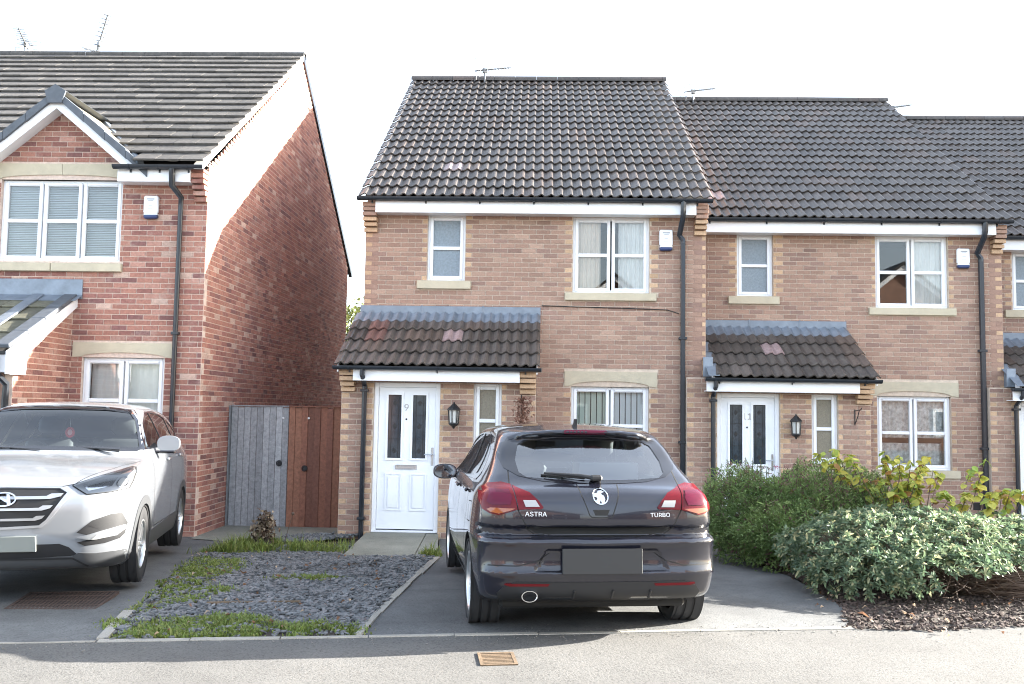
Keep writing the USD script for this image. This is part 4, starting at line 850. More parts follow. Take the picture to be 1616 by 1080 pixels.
# ---------------------------------------------------------------- ground
def kerb_y(x): return -7.86 + .165 * (x + .2)
def G(x, y):
    x, y = np.asarray(x, float), np.asarray(y, float); u = np.clip((y - kerb_y(x)) / 6.2, 0, 1)
    return .13 - .20 * u * u * (3 - 2 * u)
def sheet(poly, dz, res=.5, bump=0., seed=0):
    ms = []
    for g in getattr(poly, 'geoms', [poly]):
        g = g.segmentize(res); pts = list(g.exterior.coords[:-1])
        for i in g.interiors: pts += list(i.coords[:-1])
        x0, y0, x1, y1 = g.bounds; gx, gy = np.meshgrid(np.arange(x0 + res / 2, x1, res), np.arange(y0 + res / 2, y1, res)); gp = np.column_stack([gx.ravel(), gy.ravel()])
        inner = g.buffer(-res * .3); gp = gp[shapely.contains_xy(inner, gp[:, 0], gp[:, 1])] if len(gp) and not inner.is_empty else gp[:0]
        A = np.vstack([np.array(pts), gp]); T = Delaunay(A).simplices; c = A[T].mean(1); e = np.cross(A[T[:, 1]] - A[T[:, 0]], A[T[:, 2]] - A[T[:, 0]])
        T = np.where((e < 0)[:, None], T[:, ::-1], T); T = T[shapely.contains_xy(g, c[:, 0], c[:, 1]) & (np.abs(e) > 1e-9)]
        z = G(A[:, 0], A[:, 1]) + dz
        if bump: z = z + bump * (meshkit.fbm(np.column_stack([A * 2.2, np.zeros(len(A))]), 3, seed) - .5)
        ms.append((np.column_stack([A, z]), T))
    return join(ms)
def asphalt(name, base, fleck, dark, fs=260., stain=.35):
    look(name, {'t': ('geometry', {}), 'v': ('voronoi_texture', {'scale': fs}) if False else ('noise_texture', {'scale': fs, 'detail': 2., 'roughness': .8}), 'r': ('rgb_ramp', {'ramp': [(.30, dark), (.50, base), (.68, base), (.82, fleck)]}),
        'n': ('noise_texture', {'scale': 1.1, 'detail': 6., 'roughness': .7}), 'm': ('map_range', {'from_min': .3, 'from_max': .7, 'to_min': 1 - stain, 'to_max': 1 + stain}), 'x': ('mix', {'mix_type': 'multiply', 'fac': 1.}),
        'b': ('bump', {'strength': .6, 'distance': .006}), 'p': ('principled_bsdf', {'roughness': .85, 'specular_ior_level': .3})},
        [('t.position', 'v.vector'), ('v.fac', 'r.fac'), ('t.position', 'n.vector'), ('n.fac', 'm.value'), ('r.color', 'x.color1'), ('m.result', 'x.color2'), ('x.color', 'p.base_color'), ('v.fac', 'b.height'), ('b.normal', 'p.normal')])
asphalt('road_tarmac', (.112, .109, .103), (.245, .24, .23), (.05, .048, .045), 62., .18)
asphalt('drive_tarmac', (.122, .124, .122), (.25, .25, .24), (.055, .055, .056), 70., .34)
asphalt('concrete', (.22, .22, .185), (.30, .29, .25), (.14, .145, .115), 60., .30)
asphalt('soil', (.055, .045, .036), (.10, .085, .07), (.02, .017, .014), 90., .4)
asphalt('edging', (.33, .31, .27), (.42, .40, .35), (.2, .19, .17), 120., .2)
plain('slate', (.116, .121, .125), .5, var=.55, scale=7, bump=.2, bscale=60, spec=.5)
plain('rust', (.12, .080, .046), .85, var=.45, scale=25, bump=.4, bscale=160); plain('rust_dark', (.055, .034, .026), .9, var=.4, scale=20)
plain('bark', (.062, .043, .035), .9, var=.75, scale=22); plain('wood_grey', (.17, .17, .17), .85, var=.3, scale=12)
plain('pebble_grey', (.20, .19, .17), .9, var=.5, scale=30)
plain('twig', (.10, .065, .045), .85, var=.3, scale=10); plain('trunk', (.09, .07, .055), .9, var=.3, scale=6)

XL, XR = -12.0, 16.0
road_p = Polygon([(-90, kerb_y(-90) - 8), (-90, -120), (90, -120), (90, kerb_y(90) - 8), (24, kerb_y(24)), (XL, kerb_y(XL))])
near_p = Polygon([(XL, kerb_y(XL)), (24, kerb_y(24)), (24, -13.5), (XL, -13.5)])
base = sheet(sbox(-150, -150, 150, 150), -.05, 6.); obj('ground', base, 'soil', kind='structure')
obj('road', sheet(sbox(-90, -90, 90, -13.4), -.0, 6.), 'road_tarmac', kind='structure')
obj('road', sheet(near_p, .004, .6, .004, 3), 'road_tarmac', kind='structure')
edge_l = [(-.22, -7.83), (-.57, -6.32), (-.85, -5.21), (-1.30, -3.43), (-1.37, -2.75)]
obj('driveway', sheet(Polygon([(XL, kerb_y(XL))] + [(-.24, kerb_y(-.24))] + edge_l[1:] + [(-1.15, -2.0), (-1.96, -1.75), (-1.96, -1.5), (XL, -1.5)]), .006, .4, .02, 5), 'drive_tarmac', kind='structure')
obj('driveway', sheet(Polygon([(1.52, kerb_y(1.52)), (1.585, -3.15), (1.40, -1.2), (2.7, -1.2), (2.7, 0), (5.35, 0), (5.35, -.2), (5.25, -3.2), (5.42, -4.3), (5.40, -6.1), (5.17, kerb_y(5.17))]), .006, .4, .015, 6), 'drive_tarmac', kind='structure')
slate_poly = Polygon([(-.20, -7.82)] + [(x + .03, y) for x, y in edge_l[1:]] + [(-1.05, -2.2), (-.2, -2.15), (.30, -1.9), (.40, -3.02), (1.54, -3.12), (1.49, kerb_y(1.49) + .03)])
obj('slate_bed', sheet(slate_poly, .002, .2, .05, 8), 'soil', kind='structure')
obj('path', sheet(Polygon([(-1.96, -1.72), (-1.15, -1.98), (-.9, -1.55), (-.45, -1.5), (-.05, -1.6), (-.05, -.3), (-1.96, -.3)]), .008, .4, .003, 2), 'concrete', kind='structure')
obj('path', sheet(Polygon([(-1.96, -.3), (-.05, -.3), (-.05, 9), (-1.96, 9)]), .006, .8), 'concrete', kind='structure')
bed_poly = Polygon([(5.27, -3.2), (5.44, -4.3), (5.42, -6.1), (5.15, kerb_y(5.15) + .0), (5.8, -6.98), (6.8, -6.68), (12, -5.8), (12, 1.2), (10.3, 1.0), (7.8, -.2), (5.36, -.2)])
obj('planting_bed', sheet(bed_poly, .005, .25, .02, 4), 'soil', kind='structure')
obj('path', sheet(Polygon([(8.8, -5.3), (9.6, -.3), (12.6, -.1), (12.6, -5)]), .03, .5, .02, 3), 'concrete', kind='structure')
# the doorstep slab, a shallow ramp in two flags
st = thing('doorstep', 'worn concrete doorstep slab below the white door numbered 9', 'doorstep')
def slab(p, z0, z1):
    v, f = extrude(Polygon(p), 'z', -.25, 0.); v = v.copy(); y = v[:, 1]; top = v[:, 2] > -.1; v[top, 2] = np.interp(y[top], [-3.05, -1.2], [z1, z0]); return v, f
obj('flag', slab([(.36, -1.18), (1.20, -1.18), (1.28, -3.03), (.42, -3.02)], .0, -.03), 'concrete', st, smooth=False)
obj('flag', slab([(1.21, -1.18), (1.38, -1.18), (1.575, -3.09), (1.29, -3.05)], -.006, -.036), 'concrete', st, smooth=False)
# flush edgings
def strip(a, b, w, h, n):
    a, b = np.array(a, float), np.array(b, float); t = (b - a) / np.linalg.norm(b - a); nrm = np.array([-t[1], t[0]]); out = []
    for k in range(n):
        p, q = a + (b - a) * k / n + t * .004, a + (b - a) * (k + 1) / n - t * .004; o = RNG.normal(0, .007); c = [p - nrm * (w / 2 + o), q - nrm * (w / 2 + o), q + nrm * (w / 2 + o), p + nrm * (w / 2 + o)]
        z = [float(G(*v)) for v in c]; out.append((np.array([(*v, zz - .08) for v, zz in zip(c, z)] + [(*v, zz + h + RNG.normal(0, .002)) for v, zz in zip(c, z)]), _BOXF))
    return out
ke = thing('kerb_edging', 'long pale concrete edging flush with the road along the drives', 'kerb')
for m in strip((-10, kerb_y(-10)), (-.24, kerb_y(-.24)), .045, .010, 14) + strip((-.23, kerb_y(-.23)), (5.2, kerb_y(5.2)), .05, .012, 9): obj('edging', m, 'edging', ke)
ke = thing('path_edging', 'pale concrete edging between the slate bed and the dark car', 'kerb')
for m in strip((1.505, kerb_y(1.5) + .04), (1.575, -3.12), .06, .022, 6): obj('edging', m, 'edging', ke)
ke = thing('path_edging', 'broken concrete edging at the left corner of the slate bed', 'kerb')
for m in strip((-.22, -7.82), (-.45, -6.9), .09, .02, 2): obj('edging', m, 'edging', ke)
ke = thing('brick_edging', 'short half-buried red brick edging across the slate bed', 'edging')
for m in strip((.05, -6.58), (.80, -6.44), .06, .03, 4): obj('brick', m, 'rust', ke)

def scatter(poly, n, rng):
    x0, y0, x1, y1 = poly.bounds; out = np.zeros((0, 2))
    while len(out) < n:
        p = np.column_stack([rng.uniform(x0, x1, n), rng.uniform(y0, y1, n)]); out = np.vstack([out, p[shapely.contains_xy(poly, p[:, 0], p[:, 1])]])
    return out[:n]
def chips(P, size, rng, thick=.010, lift=.012, tilt=.28, bump=0., seed=0, dz=0.):
    n = len(P); k = 5; th = (np.arange(k) * 2 * math.pi / k)[None] + rng.uniform(-.35, .35, (n, k)); r = size * rng.lognormal(0, .30, (n, 1)) * rng.uniform(.7, 1.15, (n, k)); el = rng.uniform(.45, .8, (n, 1))
    x, y = r * np.cos(th), r * np.sin(th) * el; a = rng.uniform(0, 2 * math.pi, (n, 1)); X, Y = x * np.cos(a) - y * np.sin(a), x * np.sin(a) + y * np.cos(a)
    sx, sy_ = rng.normal(0, tilt, (n, 1)), rng.normal(0, tilt, (n, 1)); z = G(P[:, 0], P[:, 1])[:, None] + dz + rng.uniform(.0, lift, (n, 1)) + X * sx + Y * sy_
    if bump: z = z + (bump * (meshkit.fbm(np.column_stack([P * 2.2, np.zeros(n)]), 3, seed) - .5))[:, None]
    t = rng.uniform(.5, 1., (n, 1)) * thick
    top = np.stack([P[:, :1] + X, P[:, 1:] + Y, z + t], -1); bot = np.stack([P[:, :1] + X * 1.05, P[:, 1:] + Y * 1.05, z - t * .6], -1); V = np.concatenate([top, bot], 1).reshape(-1, 3)
    f = [[0, i, i + 1] for i in range(1, k - 1)]
    for i in range(k): j = (i + 1) % k; f += [[i, k + i, k + j], [i, k + j, j]]
    F_ = (np.array(f)[None] + (np.arange(n) * 2 * k)[:, None, None]).reshape(-1, 3)
    return V, F_
rng = np.random.default_rng(21)
grass_zones = [Polygon([(-.21, -7.80), (-.12, -7.24), (.3, -7.05), (.62, -7.08), (.9, -7.3), (1.2, -7.22), (1.45, -7.3), (1.49, -7.58)]), Polygon([(-.34, -6.95), (-.04, -6.3), (.05, -5.95), (-.21, -5.45), (-.80, -4.9), (-.78, -5.4)]), Polygon([(-.80, -5.3), (-.42, -5.3), (-.38, -4.4), (-.75, -3.3), (-1.25, -3.3)]),
    Polygon([(.05, -5.15), (.35, -4.8), (.95, -4.95), (.63, -5.25)]), Polygon([(-1.35, -3.1), (-1.18, -2.2), (-.75, -1.9), (-.5, -2.3), (-.55, -2.9), (-.9, -3.0)]), Polygon([(-.5, -2.75), (-.45, -2.2), (.28, -2.05), (.36, -2.75)]), Polygon([(-.4, -7.4), (-.2, -7.6), (-.3, -6.9), (-.5, -6.6)])]
bare = [Polygon([(.1, -4.45), (.35, -3.9), (1.0, -3.6), (1.1, -3.95), (.6, -4.5)])]
P_ = scatter(slate_poly, 19000, rng); gz_ = shapely.union_all(grass_zones); gm = shapely.contains_xy(gz_, P_[:, 0], P_[:, 1]); bm = shapely.contains_xy(bare[0], P_[:, 0], P_[:, 1]); keep = ~(gm & (rng.random(len(P_)) < .8)) & ~(bm & (rng.random(len(P_)) < .72)); P_ = P_[keep]
obj('slate_chippings', chips(P_, .023, rng, .008, .016, .16, .05, 8, .004), 'slate', smooth=False, label='blue-grey slate chippings covering the bed between the two cars', cat='slate chippings', kind='stuff')
P2 = scatter(Polygon([(-.9, -1.95), (-.35, -1.95), (.28, -1.2), (-.05, -1.2), (-.3, -1.2), (-.7, -1.4)]), 700, rng); obj('slate_chippings', chips(P2, .028, rng, .010, .02, .3, 0., 0, .02), 'slate', smooth=False, label='patch of slate chippings at the foot of the brown gate', cat='slate chippings', kind='stuff')
P2 = scatter(Polygon([(9.2, -1.2), (10.3, .9), (11.6, .9), (11.6, -1.2)]), 1500, rng); obj('slate_chippings', chips(P2, .03, rng, .010, .02, .3, 0., 0, .04), 'slate', smooth=False, label='grey chippings at the foot of the white door on the right edge', cat='slate chippings', kind='stuff')

def blades(P, h, rng, lean=.5, w=.006, dz=0., bump=0., seed=0):
    n = len(P); a = rng.uniform(0, 2 * math.pi, n); hh = h * rng.lognormal(0, .35, n); d = np.column_stack([np.cos(a), np.sin(a)]); s = np.column_stack([-d[:, 1], d[:, 0]]) * (w * rng.uniform(.6, 1.3, n))[:, None]; ln = lean * rng.uniform(.2, 1.2, n) * hh
    z = G(P[:, 0], P[:, 1]) + dz
    if bump: z = z + bump * (meshkit.fbm(np.column_stack([P * 2.2, np.zeros(n)]), 3, seed) - .5)
    c = lambda q, zz: np.column_stack([q, zz]); mid = P + d * (ln * .35)[:, None]; tip = P + d * ln[:, None]
    V = np.stack([c(P - s, z), c(P + s, z), c(mid - s * .8, z + hh * .6), c(mid + s * .8, z + hh * .6), c(tip, z + hh)], 1).reshape(-1, 3)
    return V, (np.array([[0, 1, 3], [0, 3, 2], [2, 3, 4]])[None] + (np.arange(n) * 5)[:, None, None]).reshape(-1, 3)
def leaf_look(name, tr):
    look(name, {'a': ('attribute', {'attribute': 'tone'}), 'p': ('principled_bsdf', {'roughness': .5, 'specular_ior_level': .35}), 't': ('translucent_bsdf', {}), 'm': ('mix_closure', {'fac': tr})}, [('a.color', 'p.base_color'), ('a.color', 't.color'), ('p.BSDF', 'm.closure1'), ('t.BSDF', 'm.closure2')], surface='m.closure')
leaf_look('foliage', .32)
def grass(name, zones, counts, h, label, seed, cols=((.13, .20, .04), (.22, .26, .06), (.30, .27, .11))):
    rng = np.random.default_rng(seed); Ps = np.vstack([scatter(z, int(c * 1.7), rng) for z, c in zip(zones, counts)]); Ps = Ps + rng.normal(0, .05, Ps.shape) * (h > .015); dn = meshkit.fbm(np.column_stack([Ps * 4.5, np.zeros(len(Ps))]), 3, seed)
    Ps = Ps[(rng.random(len(Ps)) < np.clip((dn - .33) * 4.2, .03, 1)) & (Ps[:, 1] > kerb_y(Ps[:, 0]) + .04)]; m = blades(Ps, h * np.clip(.35 + 1.4 * (meshkit.fbm(np.column_stack([Ps * 3.1 + 9, np.zeros(len(Ps))]), 2, seed)), .4, 1.6), rng, lean=.9, w=.0075 if h < .05 else .006, bump=.05, seed=8)
    w = rng.dirichlet((2.2, 1.2, .7), len(Ps)) @ np.array(cols) * rng.normal(1, .15, (len(Ps), 1)); obj(name, m, 'foliage', tone=np.repeat(np.clip(w, .01, 1), 5, 0), label=label, cat='grass', kind='stuff')
grass('grass', grass_zones[:4] + grass_zones[6:], (11000, 5200, 5600, 1600, 1000), .021, 'short patchy green grass creeping over the slate chippings', 31)
grass('grass', grass_zones[4:6], (1900, 800), .085, 'long green grass tufts around the dead stump', 32)
grass('weeds', [Polygon([(1.42, -3.05), (1.56, -3.05), (1.5, -2.75), (1.4, -2.8)])], (260,), .07, 'small green weed tuft at the corner of the doorstep', 33)

def cover(name, pts, label, slots, mat, group=None, dz=.006):
    t = thing(name, label, 'drain cover', group); p = np.array(pts); z = G(p[:, 0], p[:, 1]).mean() + dz
    e = Polygon(p); fr = e.difference(e.buffer(-.022, join_style='mitre')); obj('frame', xf(extrude(fr, 'z', -.02, .006), None, (0, 0, z)), mat, t, smooth=False); obj('well', xf(extrude(e.buffer(-.01), 'z', -.05, .001), None, (0, 0, z)), 'gap_black', t, smooth=False)
    a, b, c, d = p; n = slots
    for i in range(n):
        u0, u1 = (i + .22) / n, (i + .80) / n; q = [a + (d - a) * u0, b + (c - b) * u0, b + (c - b) * u1, a + (d - a) * u1]; obj('bar', xf(extrude(Polygon(q).intersection(e.buffer(-.02)), 'z', -.012, .0045), None, (0, 0, z)), mat, t, smooth=False)
    if slots > 12:
        for v in (.25, .5, .75): obj('cross_bar', xf(extrude(LineString([b + (a - b) * v, c + (d - c) * v]).buffer(.012).intersection(e.buffer(-.02)), 'z', -.012, .0055), None, (0, 0, z)), mat, t, smooth=False)
cover('drain_grating', [(-1.46, -6.90), (-1.62, -6.24), (-.89, -6.12), (-.75, -6.84)], 'wide rusty iron drain grating in the drive before the silver car', 22, 'rust_dark', dz=.015)
cover('water_cover', [(2.38, -7.94), (2.62, -7.90), (2.66, -8.19), (2.42, -8.23)], 'small rusty ribbed access cover set in the road', 9, 'rust')

# ---------------------------------------------------------------- the terrace and what hangs on and in it
H9, l9 = terrace(0, '9', 'buff brick end house with the white door numbered 9, behind the dark car', pale={(3, 4)})
H11, l11 = terrace(1, '11', 'set-back buff brick house with the door numbered 11, behind the bushes', xs=.285, pale={(2, 1)})
H13, l13 = terrace(2, '13', 'buff brick house cut off by the right edge, stepped back behind number 11', xs=.285, limit=120, tilelim=160, pale={(2, 2)})
alarm('alarm_box', 4.725, 0, 4.435, 'white and navy alarm box beside the upper window of the end house', l9)
alarm('alarm_box', 4.705, 0, 4.435, 'white and navy alarm box beside the upper window of number 11', l11)
lantern(1.577, -1.207, 1.66, 'black coach lantern left of the slim window beside the dark car', l9)
lantern(1.572, -1.207, 1.62, 'black coach lantern above the feathery shrub, on the set-back porch', l11)
def bracket(x, y, z, label, loc):
    t = thing('basket_bracket', label, 'bracket', loc=loc); obj('arm', join([cb(x - .008, x + .008, y - .012, y, z - .12, z + .12, b=.003), tube([(x, y, z + .10), (x + .0, y - .26, z + .11), (x, y - .29, z + .14)], .007, 5)]), 'iron_black', t); obj('brace', tube([(x, y, z - .11), (x, y - .08, z - .05), (x, y - .2, z + .10)], .007, 5), 'iron_black', t)
bracket(2.53, -1.207, 1.82, 'black hanging basket bracket on the porch of the end house, holding a dead plant', l9); bracket(2.49, -1.207, 1.78, 'bare black hanging basket bracket on the porch of number 11', l11)
rng = np.random.default_rng(5); n = 260; c = np.column_stack([rng.normal(2.55, .06, n), rng.normal(-1.42, .06, n), 1.92 - rng.random(n) * .46]); d = rng.normal(0, 1, (n, 3)); d /= np.linalg.norm(d, axis=1, keepdims=True)
dp_ = thing('dead_hanging_plant', 'withered brown plant dangling from the porch bracket behind the dark car', 'plant', loc=l9)
obj('leaves', ((np.stack([c, c + d * .05, c + np.roll(d, 1, 1) * .035], 1)).reshape(-1, 3), np.arange(n * 3).reshape(-1, 3)), 'dead_plant', dp_, smooth=False); obj('stems', join([tube([(2.55 + rng.normal(0, .02), -1.45, 1.94), (2.55 + rng.normal(0, .05), -1.42, 1.7), (2.55 + rng.normal(0, .05), -1.42, 1.48)], .004, 4) for _ in range(7)]), 'dead_plant', dp_)
# curtains and blinds
def curtain(name, label, mesh, mat, loc, cat='curtain', group=None): return obj(name, xf(mesh, None, loc), mat, label=label, cat=cat, group=group, smooth=60)
curtain('curtain', 'peach-white net curtain drawn to the left half of the upper window over the dark car', wavy(3.33, 3.72, 3.62, 4.78, .14, .012, .07), 'curtain_peach', l9); curtain('curtain', 'pale net curtain drawn to the right half of the upper window over the dark car', wavy(4.0, 4.43, 3.62, 4.78, .14, .012, .07), 'curtain_white', l9)
curtain('curtain', 'pale net curtain filling the right side of the upper window of number 11', wavy(3.86, 4.44, 3.62, 4.78, .14, .010, .09), 'curtain_white', l11)
curtain('curtain', 'patterned grey lace curtain in the ground-floor window of number 11', wavy(3.33, 4.43, 1.45, 2.10, .18, .018, .13), 'lace', l11); curtain('curtain', 'lower swags of grey lace in the ground-floor window of number 11', wavy(3.33, 4.43, .96, 1.36, .26, .03, .21), 'lace', l11)
bl = thing('vertical_blind', 'vertical slat blind in the ground-floor window above the dark car', 'blind', loc=l9)
for i in range(13): obj('slat', xf(bx(-.040, .040, -.001, .001, 0, 1.1), rot('z', .22), (3.36 + i * .09, .15, 1.0)), 'blind_green' if i < 6 else 'blind_white', bl)
vs = thing('vase', 'white vase of dried flowers behind the slim window of number 11', 'vase', loc=l11)
obj('pot', xf(lathe([(0, 0), (.05, 0), (.07, .08), (.055, .2), (.065, .24), (.055, .24), (0, .2)], 16), None, (2.0, -1.0, 1.12)), 'white_upvc', vs, smooth=50); n = 60; c = rng.normal(0, .06, (n, 3)) + [2.0, -1.0, 1.45]
obj('flower', (np.stack([c, c + rng.normal(0, .03, (n, 3)), c + rng.normal(0, .03, (n, 3))], 1).reshape(-1, 3), np.arange(3 * n).reshape(-1, 3)), 'pebble_white', vs, smooth=False)
aerial(1.52, 4.85, 8.72, .30, .45, 'tv aerial on the ridge of the end house above door 9', .25); aerial(6.15, 5.9, 8.70, .26, .45, 'tv aerial on the ridge of number 11 beside the end house', .25); aerial(11.0, 7.0, 8.72, .26, .45, 'tv aerial on the ridge near the right edge', .25)

# ---------------------------------------------------------------- the red brick house on the left
def red_house():
    rng = np.random.default_rng(77); Y, XC, XW, ZB = -1.57, -1.96, -10.0, -.25
    t = thing('red_brick_house', 'red brick house with a small front gable, behind the silver car', 'house')
    tw, gw = (-4.95, -3.19, 3.76, 4.93), (-3.65, -2.48, 1.20, 2.40); sl = [(-5.05, -3.14, 3.61, 3.73), (-3.75, -2.38, 1.06, 1.20)]; li = [(-5.1, -3.17, 4.93, 5.16), (-3.79, -2.37, 2.40, 2.61)]
    main = sbox(XW, ZB, XC, 5.08); tri = Polygon([(-5.3, 5.08), (-3.04, 5.08), (-3.04, 5.10), (-4.17, 6.03), (-5.3, 5.10)])
    wm = obj('wall', extrude(shapely.union_all([main, tri]).difference(shapely.union_all([sbox(o[0], o[2], o[1], o[3]) for o in (tw, gw)])), 'y', Y + .004, Y + .11), 'mortar_red', t, smooth=False)
    bs, tn = lay(rng, -6.3, XC, ZB, 4.98, [tw, gw] + sl + li + [(-6.5, -3.83, -.3, 3.0)], RED, None, (), zbase=.01)
    def cut(z):
        h = (6.0 - z) / .83; return (-4.17 - h, -4.17 + h) if h > .05 else None
    b2, t2 = lay(rng, -5.6, -2.9, 5.16, 6.0, cut, RED, zbase=.01); bs = [xf(b, None, (0, Y, 0)) for b in bs + b2]; tn += t2
    # the side wall, facing the passage
    def gcut(z):
        if z < 5.15: return (Y, 7.85)
        h = (8.51 - z) / .715; return (3.14 - h, 3.14 + h) if h > .05 else None
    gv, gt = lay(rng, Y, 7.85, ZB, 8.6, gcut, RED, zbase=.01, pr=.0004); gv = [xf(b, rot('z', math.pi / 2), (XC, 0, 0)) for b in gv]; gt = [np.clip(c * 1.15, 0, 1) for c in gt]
    gm = obj('gable_wall', extrude(Polygon([(Y + .11, ZB), (Y + .11, 5.08), (3.14, 8.51), (7.85, 5.15), (7.85, ZB)]), 'x', XC - .11, XC - .004), 'mortar_red', t, smooth=False)
    k = lambda L_: [np.linalg.norm(b[0].mean(0) - CAM_O) for b in L_]
    pieces(wm, 'brick', bs, tn, 'brick', k(bs), 150, 'brick_courses')
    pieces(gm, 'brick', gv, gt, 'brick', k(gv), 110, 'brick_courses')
    obj('interior', join([bx(XW, XC - .12, 7.7, 7.85, ZB, 5.1), bx(XW, XW + .1, Y + .11, 7.7, ZB, 5.1), bx(XW, XC - .12, Y + .12, 7.7, 2.75, 2.9), bx(XW, XC - .12, Y + .12, 7.7, 5.2, 5.3), bx(XW, XC - .12, .4, .5, 0, 5.2)]), 'room_pale', t, smooth=False)
    for s in sl:
        if s[0] < -5: obj('sill', cb(s[0], -4.155, Y - .05, Y + .1, s[2], s[3], b=.008), 'stone_sill', t); obj('sill', cb(-4.15, s[1], Y - .05, Y + .1, s[2], s[3], b=.008), 'stone_sill', t)
        else: obj('sill', cb(s[0], s[1], Y - .05, Y + .1, s[2], s[3], b=.008), 'stone_sill', t)
    for q, w in zip(li, (tw, gw)):
        L1, L2 = lintel(*q, w[0], w[1], .06); parts = [L1] if q[0] > -5 else [L1.intersection(sbox(-6, 0, -4.073, 9)), L1.intersection(sbox(-4.067, 0, 0, 9))]
        for p in parts: obj('lintel', extrude(p, 'y', Y - .012, Y + .1), 'stone_sill', t, smooth=False)
        obj('arch_infill', extrude(L2, 'y', Y + .01, Y + .1), 'stone_sill', t, smooth=False)
    window(t, *tw, Y + .055, 3); window(t, *gw, Y + .055, 2)
    obj('fascia', join([cb(-3.17, -2.14, Y - .225, Y - .20, 4.86, 5.03, b=.004), cb(-3.17, -2.14, Y - .2, Y, 4.86, 4.875, b=.003), cb(-10, -5.27, Y - .225, Y - .20, 4.86, 5.03, b=.004)]), 'white_upvc', t)
    gutter(t, -3.20, XC + .02, Y - .285, 5.075, 3); gutter(t, -10, -5.25, Y - .285, 5.075, 4)
    for i, (za, zb, d) in enumerate(((4.62, 4.69, .05), (4.70, 4.765, .10), (4.78, 4.84, .15), (4.855, 4.915, .19), (4.93, 5.0, .20), (5.01, 5.06, .2))): obj('corbel_brick', cb(-2.14, XC, Y - d, Y, za, zb, b=.004), 'brick', t, tone=tone_pick(rng, RED))
    # roof of flat tiles
    e0, e1 = (Y - .31, 5.09), (3.14, 8.61); d = np.array([e1[0] - e0[0], e1[1] - e0[1]]); Ls = np.linalg.norm(d); d /= Ls; R_ = 18; g = Ls / R_
    rf = obj('roof', (np.array([(XW, Y + .05, e0[1] + .205), (XC - .02, Y + .05, e0[1] + .205), (XC - .02, e1[0], e1[1] - .05), (XW, e1[0], e1[1] - .05), (XC - .02, 8.15, 5.04), (XW, 8.15, 5.04), (-3.05, e0[0], e0[1] - .05), (XC - .02, e0[0], e0[1] - .05), (-3.05, Y + .05, e0[1] + .205)]), np.array([[0, 1, 2], [0, 2, 3], [3, 2, 4], [3, 4, 5], [6, 7, 1], [6, 1, 8]])), 'roof_deck', t, smooth=False)
    ms, tt = [], []; w = .332
    for r in range(R_):
        c0 = XC + .045 - (r % 2) * w / 2
        if r % 2: c0 = XC + .045
        q = 0
        x = XC + .045
        while x > XW:
            ww = w if not (r % 2 and q == 0) else w / 2; xm, zm = x - ww / 2, e0[1] + (r + .5) * g * d[1]; q += 1
            if not abs(xm + 4.12) < (6.08 - zm) / .83 - .02:
                b = cb(0, ww - .006, 0, g + .03, .0, .032, b=.003); v = b[0].copy(); v[:, 2] += np.where(v[:, 1] < g * .5, .042, .002) + rng.uniform(-.002, .002); v[:, 1] += rng.uniform(-.005, .005)
                ms.append(on_slope((v, b[1]), x - ww, r * g, e0, d)); tt.append(np.clip(np.array((.088, .080, .072)) * rng.normal(1, .13), .02, 1))
            x -= ww
    pieces(rf, 'tile', ms, tt, 'tile_flat', k(ms), 300, 'tile_courses')
    th = np.linspace(-.2, math.pi + .2, 9); x = XC + .05
    while x > -8.6:
        v, f = extrude(Polygon([(.12 * math.cos(a), .09 * math.sin(a)) for a in th] + [(.10 * math.cos(a), .07 * math.sin(a)) for a in th[::-1]]), 'x', x - .447, x - .003); obj('ridge_tile', xf((v, f), None, (0, e1[0], e1[1])), 'tile_flat', rf, tone=np.array((.06, .055, .05)) * rng.normal(1, .1)); x -= .45
    obj('verge_mortar', join([extrude(Polygon([(e0[0], e0[1] - .07), (e0[0], e0[1] + .0), (e1[0], e1[1] + .0), (e1[0], e1[1] - .07)]), 'x', XC - .1, XC + .028)]), 'pebble_white', t, smooth=False)
    obj('rear_verge', extrude(Polygon([(8.2, 4.98), (8.2, 5.12), (3.10, 8.69), (3.10, 8.55)]), 'x', XC - .04, XC + .035), 'gutter_black', t, smooth=False)
    # the small gable: boards, dry verge units, its own roof, valleys
    A_, ft = np.array([-4.10, 6.13]), 1.27; s_ = .83
    for s in (1, -1):
        q = lambda u, o: (A_[0] + s * u, A_[1] - s_ * u - o)
        obj('bargeboard', extrude(Polygon([q(0, .06), q(ft, .06), q(ft, .22), q(0, .22)]), 'y', Y - .20, Y - .165), 'white_upvc', t, smooth=False); obj('soffit', extrude(Polygon([q(0, .20), q(ft, .20), q(ft, .22), q(0, .22)]), 'y', Y - .165, Y), 'white_upvc', t, smooth=False)
        for i in range(4):
            u0, u1 = .10 + i * .315, .10 + (i + 1) * .315 - .006; lo = .012 * (i % 2)
            obj('verge_unit', extrude(Polygon([q(u0, -.05 + .014), q(u1, -.05), q(u1, .085), q(u0, .085 - .010)]), 'y', Y - .245, Y - .12 ), 'dark_verge', t, smooth=False)
        for i in range(4):
            u0, u1 = .02 + i * .33, min(.02 + (i + 1) * .33 + .03, ft + .05); yb0, yb1 = [e0[0] + (A_[1] - s_ * u - e0[1]) / (d[1] / d[0]) + .06 for u in (u0, u1)]
            p = [(*q(u0, 0), yb0), (*q(u1, -.03), yb1)]
            V = np.array([(q(u0, -.0)[0], Y - .21, q(u0, .0)[1]), (q(u1, 0)[0], Y - .21, q(u1, -.03)[1]), (q(u1, 0)[0], yb1, q(u1, -.03)[1]), (q(u0, 0)[0], yb0, q(u0, .0)[1])]); V = np.vstack([V, V - [0, 0, .03]])
            obj('gable_tile', (V, _BOXF[:, ::-1] if s > 0 else _BOXF), 'tile_flat', t, tone=np.array((.20, .18, .13)) * rng.normal(1, .1), smooth=False)
